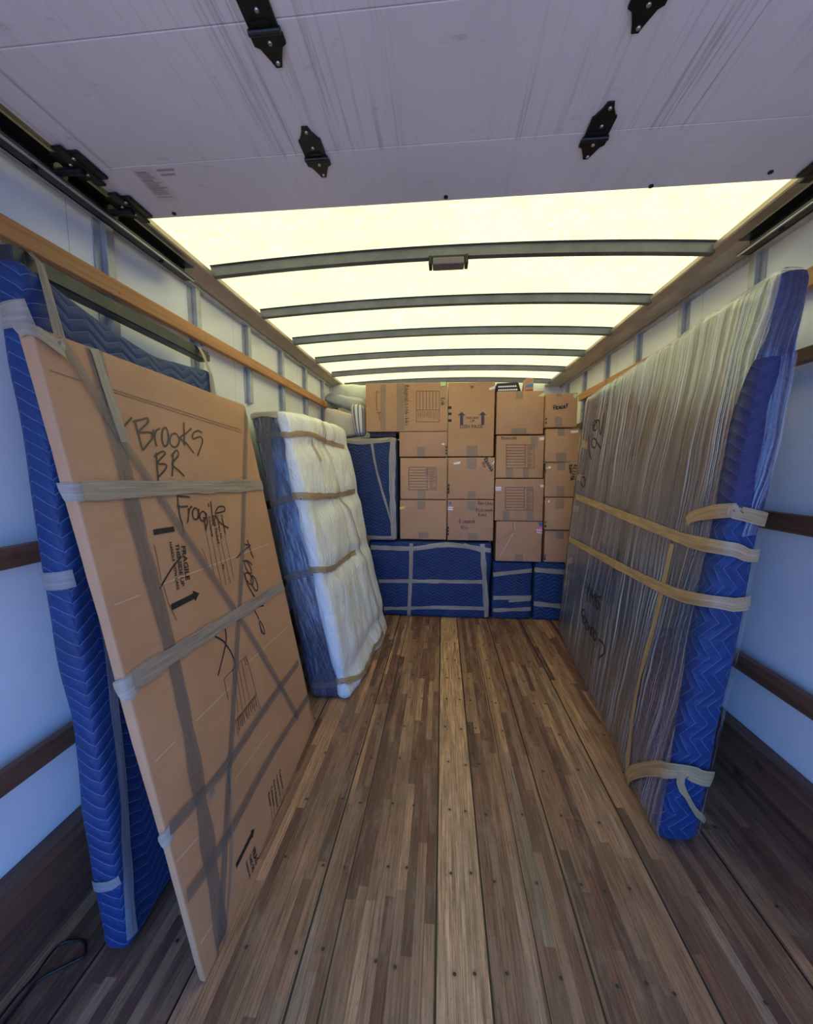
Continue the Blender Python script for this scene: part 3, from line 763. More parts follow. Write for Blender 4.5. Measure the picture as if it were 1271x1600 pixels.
# tall taped mirror carton leaning on it
t = thing('mirror_carton', 'tall flat cardboard carton with large black handwriting and crossed tape, leaning at left', 'cardboard carton', (-.68, 1.45, 0))
NB, FB = Vector((-.655, .905, 0)), Vector((-.712, 2.03, 0))
NT = on(47, 507, 'Y', .93); FT = on(382, 632, 'Y', 1.97)
s = Slab(NB, FB, FT, NT, (-.018, -.002, .006), .006, lambda p, n: .004*noise.noise(Vector((p[0]*2, p[1]*2, 0)))+.0015*noise.noise(Vector((p[0]*9, p[1]*9, 3))), .05, Tt=(-.040, -.004, .006))
s.mesh('carton', M['card'], t)
def P6(L): return [s.px(180+x*.2375, 620+y*.2375) for x, y in L]
def P7(L): return [s.px(240+x*.3626, 980+y*.3626) for x, y in L]
def P8(L): return [s.px(340+x*.2123, 820+y*.2123) for x, y in L]
def ov(cx, cy, rx, ry, n=9, a0=-.6, tilt=0): return [(cx+rx*math.cos(a0+2*math.pi*k/n)+tilt*ry*math.sin(a0+2*math.pi*k/n), cy+ry*math.sin(a0+2*math.pi*k/n)) for k in range(n+1)]
hw = [[(125,158),(150,255),(175,350)], [(113,160),(160,150),(207,140),(205,172),(150,228),(205,232),(238,240),(235,275),(205,315),(175,350)],
      [(242,212),(255,270),(268,325)], [(252,270),(262,225),(288,208)], ov(325,262,22,62), ov(387,285,32,45), [(447,165),(450,240),(452,320)],
      [(500,205),(462,240),(425,268),(470,310),(515,370)], [(572,238),(545,222),(512,240),(512,275),(560,262),(575,290),(560,340),(540,388)],
      [(265,365),(270,450),(278,555)], [(250,395),(300,360),(325,372),(272,435),(325,442),(330,470),(275,530)],
      [(375,375),(375,450),(372,522)], [(365,385),(400,350),(410,385),(370,440),(410,480),(452,522)],
      [(403,625),(415,760),(440,850),(443,910)], [(405,652),(440,655),(488,660)], [(400,715),(430,722),(472,718)],
      [(475,730),(476,780),(470,828)], [(476,775),(485,735),(502,720)], ov(523,768,20,38), [(545,735),(545,800)], ov(572,785,20,32), [(592,760),(600,830),(585,870)],
      [(608,700),(612,722)], [(625,685),(632,760),(640,845)], [(660,765),(715,750),(712,722),(675,725),(655,775),(690,830),(742,862)],
      [(865,940),(885,1010),(908,1062)], [(885,978),(840,1010),(795,1058)], [(840,968),(885,975)], [(832,1078),(868,1078),(900,1108)], ov(870,1120,16,42,tilt=.4), ov(878,1195,22,40,tilt=.4), ov(912,1225,18,50,tilt=.3), [(840,1150),(870,1240),(920,1320)], [(905,1305),(945,1335)],
      [(978,1374),(940,1380),(914,1396),(930,1430),(945,1462)], ov(966,1518,10,42,tilt=.35), [(955,1520),(965,1560)],
      [(104,135),(70,175),(45,200)], [(10,215),(45,200),(30,190),(12,205)], [(430,1050),(380,1110),(330,1190),(290,1265)]]
for k0, k1 in ((0, 9), (9, 13), (13, 22), (22, 31)): s.strokes([P6(l_) for l_ in hw[k0:k1]], .0065, 'marker', t)
s.strokes([P6(l_) for l_ in hw[31:]]+[P7(l_) for l_ in ([(308,0),(312,60),(295,140),(275,208)], [(260,37),(300,60),(335,110),(355,162)])], .0065, 'marker', t)
# printed matter
def tx(txt, a, b_, sq=1.0, conv=None):
    bm = bmesh.new(); conv = conv or P6; s.text(bm, txt, conv([a])[0], conv([b_])[0], sq); bmesh_obj('printed_words', bm, M['ink'], t)
tx('FRAGILE', (428,980), (462,1208), .95); tx('THIS SIDE UP', (388,965), (432,1248), 1.0); tx('HANDLE WITH CARE', (350,955), (405,1272), 1.05)
tx('Customer', (690,775), (716,905), 1.0); tx('Contract No.', (662,775), (690,940), 1.0); tx('Date Packed', (636,780), (668,965), 1.0); tx('Contents', (605,785), (628,920), 1.0); tx('Room', (570,790), (588,880), 1.0); tx('by', (700,1105), (708,1137), .9)
def p7t(txt, a, b_, sq=1.0): tx(txt, a, b_, sq, P7)
p7t('Customer', (540,618), (556,702), 1.); p7t('Contract No.', (528,640), (545,735), 1.); p7t('Date Packed', (516,662), (532,780), .9); p7t('Contents', (504,690), (516,775), 1.); p7t('Room', (492,718), (502,775), 1.)
p7t('FRAGILE', (422,970), (450,1060), 1.3); p7t('THIS SIDE UP', (408,990), (436,1100), 1.2); p7t('HANDLE WITH CARE', (394,1012), (422,1135), 1.2)
def arrow(a, b_, w, head=True, conv=P6):
    A, B = conv([a, b_]); L_ = math.dist(A, B); e = ((B[0]-A[0])/L_, (B[1]-A[1])/L_); n_ = (-e[1], e[0])
    def q(l, m_): return (A[0]+e[0]*l+n_[0]*m_, A[1]+e[1]*l+n_[1]*m_)
    h_ = w*1.6
    if not head: return [[q(0, -w/2), q(L_, -w/2), q(L_, w/2), q(0, w/2)]]
    return [[q(0, -w/2), q(L_-h_, -w/2), q(L_-h_, -w), q(L_, 0), q(L_-h_, w), q(L_-h_, w/2), q(0, w/2)]]
s.poly(arrow((247,890), (385,868), .018, False)+arrow((368,1385), (552,1292), .020)+arrow((353,1030), (434,868), .016, True, P7), 'ink', t, 'printed_arrows')
s.strokes([P6(l_) for l_ in ([(252,970),(280,1110),(300,1210)], [(318,1250),(345,1350),(402,1470)], [(716,905),(775,1190)], [(690,945),(755,1225)], [(668,960),(728,1240)], [(628,925),(700,1250)], [(590,882),(650,1180)], [(565,995),(600,1080)])]
          + [P8(l_) for l_ in ([(42,1135),(212,962)], [(212,962),(285,1245)], [(175,1000),(232,1290)], [(150,1030),(205,1330)], [(128,1040),(180,1360)], [(110,1060),(150,1385)], [(42,1135),(75,1290)], [(195,985),(210,1030),(222,1020),(206,975)], [(285,1245),(128,1440)], [(288,1255),(130,1450)], [(285,1245),(315,1350)], [(128,1440),(155,1560)])]
          + [P7(l_) for l_ in ([(505,780),(520,890)], [(518,775),(530,862)], [(534,782),(540,840)], [(547,738),(556,812)], [(557,705),(568,790)])], .0022, 'marker', t, 'printed_lines', sub=1)
s.strokes([P8([(145+k*13, 1425-k*16), (150+k*13+8, 1425-k*16+rnd.uniform(50, 95))]) for k in range(11)], .0035, 'marker', t, 'printed_columns', sub=1)
s.strokes([P7([(0,580),(90,490)]), P7([(178,403),(325,262)]), P7([(400,160),(575,0)]), [s.px(178, 945), s.px(218, 930)], [s.px(255, 912), s.px(420, 849)],
           P7([(200,1365),(262,1262)]), P7([(350,655),(500,450)]), P7([(100,1010),(190,905)])], .0035, 'crease', t, 'pressed_crease', .0016, 1)
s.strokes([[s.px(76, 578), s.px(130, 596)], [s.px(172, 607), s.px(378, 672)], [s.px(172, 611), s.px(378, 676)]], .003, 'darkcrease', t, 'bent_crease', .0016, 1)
def T(pts, w, mat='tape', jit=.3, off=.0035): return s.tape([s.px(*p) for p in pts], w, mat, t, off, jit)
T([(146,545), (180,680), (218,840), (262,1000), (300,1180), (332,1370), (350,1500)], .058)
T([(78,512), (130,590), (190,690), (250,780), (330,900), (372,962), (420,1040), (466,1122)], .030, 'tape', .3, .0055)
T([(143,545), (192,690)], .035, 'tapeW', .4, .0065)
T([(385,636), (381,760), (373,955), (363,1110), (352,1290), (342,1490)], .030, 'tape', .3, .0045)
T([(124,766), (250,762), (408,757)], .052, 'tapeW', .4, .0075)
T([(204,1062), (290,1008), (375,955), (444,912)], .052, 'tapeW', .4, .0075)
T([(262,1296), (349,1198), (405,1118), (465,1034)], .034, 'tape', .4, .0075)
T([(290,1399), (349,1312), (421,1183), (484,1082)], .036, 'tape', .4, .0085)
T([(388,640), (413,760), (443,905), (468,1020), (488,1122)], .016, 'tapeW', .3, .004)
T([(356,1200), (359,1330), (349,1470)], .007, 'silver', .2, .011)
T([(325,1242), (332,1236)], .016, 'silver', .6, .011)
# crumpled tape over the near top corner and along the near edge
e0 = s.H
s.tape([(-.027, e0-.02), (.0, e0-.012), (.05, e0-.03), (.075, e0-.035)], .05, 'tapeW', t, .006, .9)
s.tape([(-.027, s.px(125, 766)[1]-.01), (.03, s.px(125, 766)[1])], .05, 'tapeW', t, .006, .3)
s.tape([(-.027, s.px(204, 1062)[1]-.03), (.03, s.px(204, 1062)[1])], .05, 'tapeW', t, .006, .3)
s.tape([(-.027, s.px(262, 1300)[1]-.03), (.03, s.px(262, 1300)[1]+.01)], .036, 'tapeW', t, .006, .3)

# wrapped mattress standing on its end
t = thing('wrapped_mattress', 'navy mattress with white crumpled cover in plastic film leaning at left', 'mattress', (-.62, 2.9, 0))
NB, FB = Vector((-.575, 2.30, .0)), Vector((-.485, 3.40, .0))
NT, FT = Vector((-.955, 2.36, 1.80)), Vector((-.855, 3.42, 1.80))
def bul(p, n):
    v = .014*noise.noise(Vector((p[0]*3.2, p[1]*3.2, p[2]*5)))
    return v
back = Vector((-.215, 0, -.0)); s = Slab(NB+Vector((-.045, 0, 0)), FB+Vector((-.045, 0, 0)), FT+Vector((-.045, 0, -.0)), NT+Vector((-.045, 0, -.0)), (-.20, -.02, .0), .045, bul, .06, Tt=(-.19, -.02, -.0))
s.mesh('mattress_core', M['mside'], t)
s.mesh('plastic_film', M['filmm'], t, off=.007)
TY = [.54, .98, 1.50]
def puff(p, n):
    v = .020*noise.noise(Vector((p[0]*4.5, p[1]*3.0, 1.7)))+.010*noise.noise(Vector((p[0]*11, p[1]*7, 5)))+.016
    for ty in (1.66, 1.24, .80, .16):
        yy = p[1]-ty-.04*(p[0]-.5); v -= .030*math.exp(-(yy/.055)**2)
    xx = p[0]-.62; v -= .016*math.exp(-(xx/.04)**2)
    e_ = min(p[0], 1.08-p[0], .3)/.3; return v*(.4+.6*max(0, e_))+.004
c = Slab(NB, FB, FT, NT, (-.075, 0, 0), .036, puff, .035)
c.mesh('white_cover', M['cover'], t)
def PM(L, f='f'): return [c.px(360+x*.3248, 600+y*.3248, f) for x, y in L]
def PN(L): return [s.px(360+x*.3248, 600+y*.3248, 'n') for x, y in L]
def MT(near, front, w, mat='tapeG'):
    if near: s.tape([(max(-s.Th+.002, min(a, -.001)), b) for a, b in PN(near)], w, 'tape', t, .009, .3)
    F_ = [(max(0, a), b) for a, b in PM(front)]
    if near: F_ = [(-.07, F_[0][1]), (-.03, F_[0][1])]+F_
    c.tape(F_, w, mat, t, .008, .25)
MT([(118,275),(180,250),(238,240)], [(255,238),(320,238),(380,245),(460,275),(545,302)], .034)
MT([(185,578),(250,560),(325,545)], [(335,542),(430,540),(520,535),(592,515)], .045)
MT([(272,935),(340,915),(420,905)], [(425,900),(480,888),(550,845),(604,808)], .040)
MT([(388,1448),(460,1446),(545,1440)], [(550,1438),(610,1400),(665,1310),(718,1195)], .034)
c.tape(PM([(425,190),(470,330),(530,530),(590,700),(645,880),(700,1090),(722,1230)]), .016, 'tapeG', t, .011, .2)
c.tape(PM([(376,260),(395,310),(415,372)]), .02, 'tapeG', t, .009, .2)
s.tape(PN([(172,150),(185,300),(205,560)]), .05, 'tape', t, .009, .4)
s.tape([(-s.Th+.01, s.H-.03), (-.10, s.H-.012), (-.01, s.H-.02)], .05, 'tapeW', t, .012, .9)

# ================================================================== RIGHT SIDE
t = thing('wrapped_furniture_panel', 'tall furniture panel padded in blue blanket and stretch wrap, leaning right', 'wrapped furniture', (1.0, 2.4, 0))
NB, FB = Vector((.865, 1.475, .0)), Vector((1.055, 3.50, .0))
NT = on(1222, 418, 'Y', 1.35); FT = on(918, 622, 'Y', 3.22)
def rb(p, n):
    return .010*noise.noise(Vector((p[0]*2.2, p[1]*1.6, p[2]*5)))+.003*noise.noise(Vector((p[0]*14, p[1]*3, p[2]*9)))
s = Slab(NB, FB, FT, NT, (.135, 0, 0), .035, rb, .05, Tt=(.092, 0, 0))
s.mesh('furniture_panel', M['panel'], t)
L_, H_ = s.L, s.H
# blanket folded round the near end
bk = s.patch(-.110, .17, .0, H_-.005, 'moving_blanket', 'blanket4', t, .0065, wob=.02)
s.patch(-.100, .13, 1.27, H_-.003, 'moving_blanket', 'blanket3', t, .0105, wob=.02)
for a, b_, y0, y1, nm, mt in ((1.30, 1.93, 1.24, H_-.03, 'furniture_pad', 'blanket3'), (.80, 1.34, 1.52, 1.90, 'furniture_pad', 'purple'), (1.22, 1.62, 1.02, 1.86, 'furniture_pad', 'purple'), (1.15, 2.0, .62, .90, 'furniture_pad', 'blanket3'), (.85, 1.20, .66, 1.0, 'furniture_pad', 'blanket3'), (.15, .42, .05, .80, 'furniture_pad', 'blanket3')):
    s.patch(a, b_, y0, y1, nm, mt, t, .008 if mt == 'purple' else .0062, wob=.04)
# dark corner flap peeking at the blanket's far side (writing underneath the film)
def RX(L, o=(860, 380), k=.3234, f='f'): return [s.px(o[0]+x*k, o[1]+y*k, f) for x, y in L]
s.strokes([RX(l_, (900, 640), .262) for l_ in ([(88,1040),(95,1150)], [(92,1100),(105,1040),(108,1150)], [(110,1120),(118,1080),(122,1160)], [(122,1130),(135,1100),(130,1180)], [(135,1080),(150,1200)], [(120,1110),(175,1118)], ov(150,1165,8,24), [(160,1150),(165,1200)],
   [(55,1180),(65,1270)], ov(65,1215,12,20), ov(70,1255,14,20), ov(88,1290,10,22), [(95,1320),(105,1290),(110,1345)], ov(120,1325,10,25), ov(135,1350,10,25), [(142,1380),(150,1340),(156,1400)], [(158,1370),(185,1400),(190,1450),(160,1480)],
   [(115,110),(150,60),(165,150),(185,20)], ov(130,95,14,30), ov(125,200,16,28), [(90,160),(95,250),(110,300)], [(140,190),(165,230)], ov(55,430,12,30))], .011, 'ink', t, off=.0185)
# films: the front sheet stops short of the near corner, leaving blanket bare
def edge(v):
    for (a, xa), (b_, xb) in zip(((0, .01), (.35, .02), (.8, .045), (1.3, .06), (1.62, .07), (1.86, .0), (3, -.0)), ((.35, .02), (.8, .045), (1.3, .06), (1.62, .07), (1.86, .0), (3, -.0), (9, 0))):
        if a <= v <= b_: return xa+(xb-xa)*(v-a)/(b_-a)
    return 0
s.patch(edge, L_+.10, .0, H_+.09, 'stretch_film', 'film', t, .016, wob=.006)
s.patch(-.092, .02, 1.78, H_-.02, 'stretch_film', 'filmend', t, .018, wob=.01)
s.patch(-.106, -.048, 1.22, 1.79, 'stretch_film', 'filmend', t, .018, wob=.02)
s.patch(-.118, -.092, .05, 1.23, 'stretch_film', 'filmend', t, .018, wob=.01)
def R(front, near, w, mat='tapeG', off=.024):
    pts = [s.px(*p) for p in front][::1]
    pn = [(max(-.108, min(-.002, s.px(*p, 'n')[0])), s.px(*p, 'n')[1]) for p in near]
    s.tape(pts+pn, w, mat, t, off, .15, sub=4)
R([(905,776), (960,797), (1020,820), (1080,843)], [(1120,855), (1160,865), (1188,867)], .046)
R([(894,842), (950,872), (1020,908), (1075,930)], [(1110,938), (1140,941), (1166,938)], .046)
R([(1083,815), (1095,806)], [(1120,797), (1150,800), (1196,812)], .046)
R([(984,1222), (1000,1208), (1030,1202)], [(1064,1200), (1085,1205), (1111,1214)], .055)
s.tape([s.px(1060, 1208), (-.03, s.px(1075, 1230, 'n')[1]), (-.11, s.px(1097, 1280, 'n')[1])], .018, 'tapeG', t, .026, .3)
for pts, w in (([(1002,632), (983,787), (965,880), (954,908), (925,1093)], .028), ([(1058,850), (1030,985), (1002,1086), (989,1205)], .034), ([(1066,850), (1040,960), (1010,1090)], .016)):
    s.tape([s.px(*p) for p in pts], w, 'tapeG' if w > .03 else 'tape', t, .020, .3)
for y in (690, 745, 800, 905, 955): s.tape([(L_-.01, s.px(915, y)[1]), (L_-.20, s.px(935, y+3)[1])], .05, 'tapeG', t, .012, .3)
s.tape([(L_-.012, .05), (L_-.012, H_-.05)], .03, 'tapeW', t, .021, .4)

# ================================================================== BACK STACK
def fslab(x0, y0, x1, y1, Y, depth, r=.006, disp=None, step=.2, zb=None, zt=None):
    """upright box from its picture corners at distance Y"""
    a = on(x0, y1, 'Y', Y); b_ = on(x1, y0, 'Y', Y); zb = a.z if zb is None else zb; zt = b_.z if zt is None else zt
    return Slab((a.x, Y, zb), (b_.x, Y, zb), (b_.x, Y, zt), (a.x, Y, zt), (0, depth, 0), r, disp, step)
def wrapdisp(amp, seed): return lambda p, n: amp*(noise.noise(Vector((p[0]*3+seed, p[1]*4, p[2]*3)))+.5*noise.noise(Vector((p[0]*9+seed, p[1]*5+p[0]*6, p[2]*7))))
YS = 3.74
# blue bundles on the floor
s = fslab(578, 848, 768, 966, YS, .75, .03, wrapdisp(.016, 1), .05, zb=0)
TOP1 = s.NT.z
t = thing('wrapped_dresser', 'wide low piece wrapped in blue pad with crossed grey tape, under cartons', 'wrapped furniture', (-.1, YS+.37, 0))
s.mesh('furniture_pad', M['blanket2'], t)
def q(*p): return s.px(*p)
for pts, w in (([(580,855), (645,857), (700,851), (767,860)], .045), ([(592,908), (650,908), (755,909)], .036), ([(600,951), (680,949), (760,951)], .034), ([(643,849), (642,900), (639,965)], .036), ([(754,850), (757,900), (761,965)], .046), ([(725,850), (755,862)], .03)):
    s.tape([q(*p) for p in pts], w, 'tapeW', t, .006, .3)
s = fslab(769, 879, 832.5, 967, YS+.02, .7, .02, wrapdisp(.008, 5), .05, zb=0)
t = thing('wrapped_nightstand', 'small blue-padded piece with three level tapes, beside the wide blue piece', 'wrapped furniture', (.72, YS+.37, 0), )
s.mesh('furniture_pad', M['blanket2'], t)
TOP2 = s.NT.z
for pts, w in (([(770,898), (832,891)], .04), ([(771,934), (832,933)], .038), ([(771,953), (830,951)], .036), ([(795,939), (829,937)], .022)): s.tape([q(*p) for p in pts], w, 'tapeW', t, .005, .3)
s = fslab(833.5, 879, 885, 967, YS+.02, .7, .02, wrapdisp(.008, 9), .05, zb=0)
t = thing('wrapped_nightstand', 'narrow blue-padded piece with two level tapes, nearest the right wall', 'wrapped furniture', (1.06, YS+.37, 0))
s.mesh('furniture_pad', M['blanket'], t)
for pts, w in (([(834,890), (884,894)], .046), ([(834,943), (884,948)], .046)): s.tape([q(*p) for p in pts], w, 'tapeW', t, .005, .3)
# upper blue piece on the left
s = fslab(533, 684, 620, 846, YS-.02, .7, .02, wrapdisp(.006, 3), .06, zb=TOP1+.012)
TOPU = s.NT.z
t = thing('wrapped_cabinet', 'upright blue-padded cabinet edged with grey tape, between mattress and cartons', 'wrapped furniture', (-.75, YS+.33, TOP1))
s.mesh('furniture_pad', M['blanket2'], t)
for pts, w in (([(536,688), (575,690), (619,684)], .05), ([(614,688), (613,760), (616,842)], .055), ([(540,838), (580,840), (618,841)], .042), ([(539,700), (539,830)], .03), ([(581,690), (590,740), (614,822)], .022)):
    s.tape([q(*p) for p in pts], w, 'tapeW', t, .006, .3)
s.tape([s.px(600, 686), (s.px(610, 686)[0], s.H+.05), (s.px(560, 686)[0], s.H+.12)], .06, 'tapeW', t, .01, .9)

# cartons
def carton(rect, label, mat='card', Y=YS, depth=.44, group='moving cartons stacked at the front of the truck', marks=(), zb=None, zt=None, seamtape=(), flap=True):
    x0, y0, x1, y1 = rect
    s = fslab(x0+.35, y0+.35, x1-.35, y1-.25, Y+random.uniform(-.008, .008), depth, .005, lambda p, n: .002*noise.noise(Vector((p[0]*4+x0, p[1]*4+y0, p[2]*4))), .12, zb, zt)
    t = thing('cardboard_carton', label, 'cardboard box', ((s.NB.x+s.FB.x)/2, Y+depth/2, s.NB.z), group)
    s.mesh('carton', M[mat], t)
    for m_ in marks:
        k = m_[0]
        if k == 'seal':      # strip of tape over a flap joint: (x, y0, y1, w)
            _, x, a, b_, w = m_; s.tape([s.px(x, a), s.px(x, b_)], w, 'greytape', t, .0025, .2)
        elif k == 'stick':
            _, pts, mt = m_; s.poly([[s.px(*p) for p in pts]], mt, t, {'pink': 'fragile_sticker'}.get(mt, 'sticker'), .003)
        elif k == 'marks':   # printed dots on the carton edge
            s.poly([[s.px(*p) for p in ((a, b_), (a+w, b_), (a+w, b_+h), (a, b_+h))] for a, b_, w, h in m_[1]], 'ink', t, 'printed_marks', .0028)
        elif k == 'form':
            _, a, b_, c_, d_, sp = m_; ls = [[(a,b_),(c_,b_)], [(c_,b_),(c_,d_)], [(c_,d_),(a,d_)], [(a,d_),(a,b_)], [(sp,b_),(sp,d_)]]
            n = 8
            for i in range(1, n): yy = b_+(d_-b_)*i/n; ls.append([(a, yy), (sp, yy)])
            for i in range(1, 14): yy = b_+(d_-b_)*i/14; ls.append([(sp+(c_-sp)*.22, yy), (sp+(c_-sp)*rnd.uniform(.6, .92), yy)])
            s.strokes([[s.px(*p) for p in l_] for l_ in ls], .0042, 'faint', t, 'printed_form', .0024, 1)
        elif k == 'vform':
            _, a, b_, c_, d_, sp = m_; ls = [[(a,b_),(c_,b_)], [(c_,b_),(c_,d_)], [(c_,d_),(a,d_)], [(a,d_),(a,b_)], [(a,sp),(c_,sp)]]
            for i in range(1, 7): xx = a+(c_-a)*i/7; ls.append([(xx, b_), (xx, sp)])
            for i in range(1, 12): xx = a+(c_-a)*i/12; ls.append([(xx, sp+2), (xx, sp+(d_-sp)*rnd.uniform(.5, .85))])
            s.strokes([[s.px(*p) for p in l_] for l_ in ls], .0042, 'faint', t, 'printed_form', .0024, 1)
        elif k == 'write':
            _, a, b_, hgt, n, sd2, mt = m_; s.strokes(s.scribble(s.px(*a), s.px(*b_), hgt, n, sd2), .006 if mt == 'faint' else .008, mt, t, off=.0026)
        elif k == 'strokes':
            s.strokes([[s.px(*p) for p in l_] for l_ in m_[1]], m_[2], m_[3], t, off=.0026)
        elif k == 'words':
            bm = bmesh.new()
            for w_, a, b_, sq, in m_[1]: s.text(bm, w_, s.px(*a), s.px(*b_), sq)
            bmesh_obj('printed_words', bm, M[m_[2]], t)
        elif k == 'arrows':
            ps = []
            for (xa, ya, yb_, w) in m_[1]:
                ps.append([s.px(*p) for p in ((xa-w/2, ya), (xa+w/2, ya), (xa+w/2, yb_+w*1.1), (xa-w/2, yb_+w*1.1))])
                ps.append([s.px(*p) for p in ((xa-w*1.3, yb_+w*1.2), (xa+w*1.3, yb_+w*1.2), (xa, yb_))])
            s.poly(ps, 'marker', t, 'printed_arrows', .0026)
        elif k == 'crease':
            s.strokes([[s.px(*p) for p in l_] for l_ in m_[1]], .006, m_[2], t, 'dented_crease', .0016, 1)
    return s
def dots(x, ys, w=4, h=4): return ('marks', [(x, y, w, h) for y in ys])
ZC = TOP1+.02
c5 = carton((625, 781, 698.5, 846), 'cardboard box with small yellow sticker, bottom left of the stack, on wide blue piece', 'card', zb=ZC,
  marks=[('seal', 659, 783, 796, .07), ('seal', 662, 832, 844, .09), ('stick', [(625,792),(634,791),(632,795),(625,796)], 'yellows'), ('marks', [])][:3])
c7 = carton((699, 781, 772.5, 846), 'cardboard box with pink fragile sticker and brown writing, on right end of wide blue piece', 'cardB', zb=ZC,
  marks=[('seal', 737, 783, 797, .08), ('seal', 739, 833, 844, .09), ('stick', [(699.5,784),(706,784),(705,788),(699.5,788)], 'blues'), ('stick', [(699.5,790),(709,790),(709,798),(699.5,799)], 'pink'),
         dots(699.3, (823,828,833), 2.6, 3.2), ('write', (747,788), (771,789), .035, 8, 3, 'faint'), ('write', (744,799), (771,799), .03, 8, 5, 'faint'), ('write', (748,807), (762,806), .03, 4, 6, 'faint'), ('write', (718,818), (744,817), .045, 7, 7, 'faint'), ('write', (721,827), (734,827), .04, 4, 8, 'faint'),
         ('strokes', [[(700.5,793),(708,793)], [(700.5,796),(708,796)]], .012, 'whitep')])
c4 = carton((625.5, 715, 699, 780), 'cardboard box with faded printed form, left column above yellow-sticker box', 'card',
  marks=[('form', 639, 730, 682, 765, 668), ('seal', 659, 765, 779, .07), ('seal', 668, 732, 742, .03)])
c6 = carton((699.5, 714.5, 774, 780), 'cardboard box with slanted writing in top corner, directly below the dish box', 'card',
  marks=[('seal', 737, 716, 733, .09), ('seal', 737, 768, 779, .07), ('stick', [(709,723),(720,721),(719,725),(710,726)], 'whitep'), ('stick', [(769,724),(773,719),(773,722),(770,726)], 'whitep'),
         dots(699.6, (756,762,767), 3, 4), ('write', (756,718), (768,738), .04, 6, 11, 'marker'), ('write', (753,724), (757,731), .03, 3, 12, 'faint')])
c3 = carton((624, 674, 699, 714), 'low plain cardboard box directly under the wide sideways carton', 'cardB',
  marks=[('seal', 658, 698, 713, .07), ('stick', [(690,693),(695,692.5),(695,695),(691,695.5)], 'whitep'), dots(696.5, (697,702,707), 2.2, 3)])
c2 = carton((699.4, 596, 774.5, 713.5), 'tall cardboard dish carton printed with two up arrows', 'cardA',
  marks=[('arrows', [(721.6, 664, 643.5, 4.6), (754.6, 664, 643, 4.6)]), ('words', [('DISH PACK', (719,669), (756,668.5), 1.0), ('THIS SIDE', (728.3,654.8), (748.2,654.4), 1.0), ('UP', (735,659.8), (742,659.8), .9)], 'faint'),
         ('seal', 738, 696, 713, .10), dots(700.8, (635,644.5,655), 5, 4), ('strokes', [[(735,602),(740,606)], [(736,607),(741,602)]], .006, 'faint'),
         ('stick', [(764.5,606),(774.2,603),(774.2,607),(765,610)], 'whitep')])
zb1 = c3.NT.z+.004
c1 = carton((572, 596.5, 700, 673), 'wide cardboard carton lying sideways with a vertical handwritten line, top left of stack', 'cardA', zb=zb1, depth=.5,
  marks=[('vform', 651, 611, 687, 659, 640+.5), ('seal', 599, 598, 672, .05), ('seal', 626, 598, 672, .07), ('write', (632.5,602), (633.5,667), .045, 14, 21, 'faint'), ('write', (689,622), (690,634), .04, 4, 22, 'faint'),
         ('strokes', [[(593,613),(588.5,613),(589,641)], [(589,645),(597,644)], [(593,645),(594,658)]], .006, 'faint'), ('stick', [(688,597),(697,597),(696.5,603),(689,603.5)], 'greens')])
ZC2 = TOP2+.012
c11 = carton((774, 814.5, 848.5, 879), 'dented cardboard box with pink fragile sticker, on the small blue-padded piece', 'cardB', Y=YS+.0, zb=ZC2,
  marks=[('seal', 811, 866, 877, .08), ('stick', [(837.5,824.5),(848,824),(848,836),(838,832)], 'pink'), ('stick', [(842,816),(848,816),(848,822),(843,822)], 'blues'), ('strokes', [[(839,828),(847.5,829)], [(839.5,831.5),(847,833)]], .010, 'whitep'),
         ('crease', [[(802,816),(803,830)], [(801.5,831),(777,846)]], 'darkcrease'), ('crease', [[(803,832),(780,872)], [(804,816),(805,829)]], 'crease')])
c10 = carton((773, 748, 851, 813.5), 'cardboard box with printed form and pink sticker, right column above the dented box', 'cardB',
  marks=[('form', 790, 761.5, 833, 797, 819.5), ('stick', [(773.6,758),(784,758),(784,768),(775,768)], 'pink'), ('strokes', [[(774.5,762),(783.5,762)], [(774.5,765),(783.5,765)]], .014, 'whitep'), ('stick', [(844,757.5),(850,757.5),(850,761),(845,761.5)], 'whitep'), ('seal', 791, 798, 812, .06), ('seal', 828, 796, 812, .06), dots(847.8, (789,795,800), 2.4, 3.4)])
c9 = carton((774.5, 680, 851.5, 747), 'cardboard box with printed form and white sticker, below the plain top box', 'card',
  marks=[('form', 791.5, 695, 835, 731, 821), ('stick', [(843,684),(851,682.5),(851,687),(844,688.5)], 'whitep'), ('seal', 835, 682, 700, .06), ('seal', 796, 731, 746, .06), ('seal', 822, 731, 746, .05), ('write', (784,687), (808,686), .03, 7, 31, 'faint')])
c8 = carton((775, 610, 852, 679), 'plain cardboard box at top of third column, under the black crate', 'card',
  marks=[('seal', 812, 611, 623, .06), ('seal', 811, 669, 678, .13), ('stick', [(841,619),(851.5,612.5),(851.5,619.5)], 'greens')])
YC4 = 3.69
c16 = carton((850, 829, 905, 879), 'cardboard box at the bottom of the right-hand column on narrow blue piece', 'cardB', Y=YS, zb=ZC2, marks=[('seal', 875, 831, 842, .06), dots(850.2, (866,871), 2.6, 4)], depth=.4)
c15 = carton((851, 777.5, 906, 828), 'cardboard box with white sticker, second from bottom of right-hand column', 'card', Y=YC4+.04, marks=[('seal', 875, 779, 795, .07), ('stick', [(852,782.5),(859.5,781.5),(859,785),(852,786)], 'whitep'), dots(851.2, (814,820), 2.8, 4)], depth=.4)
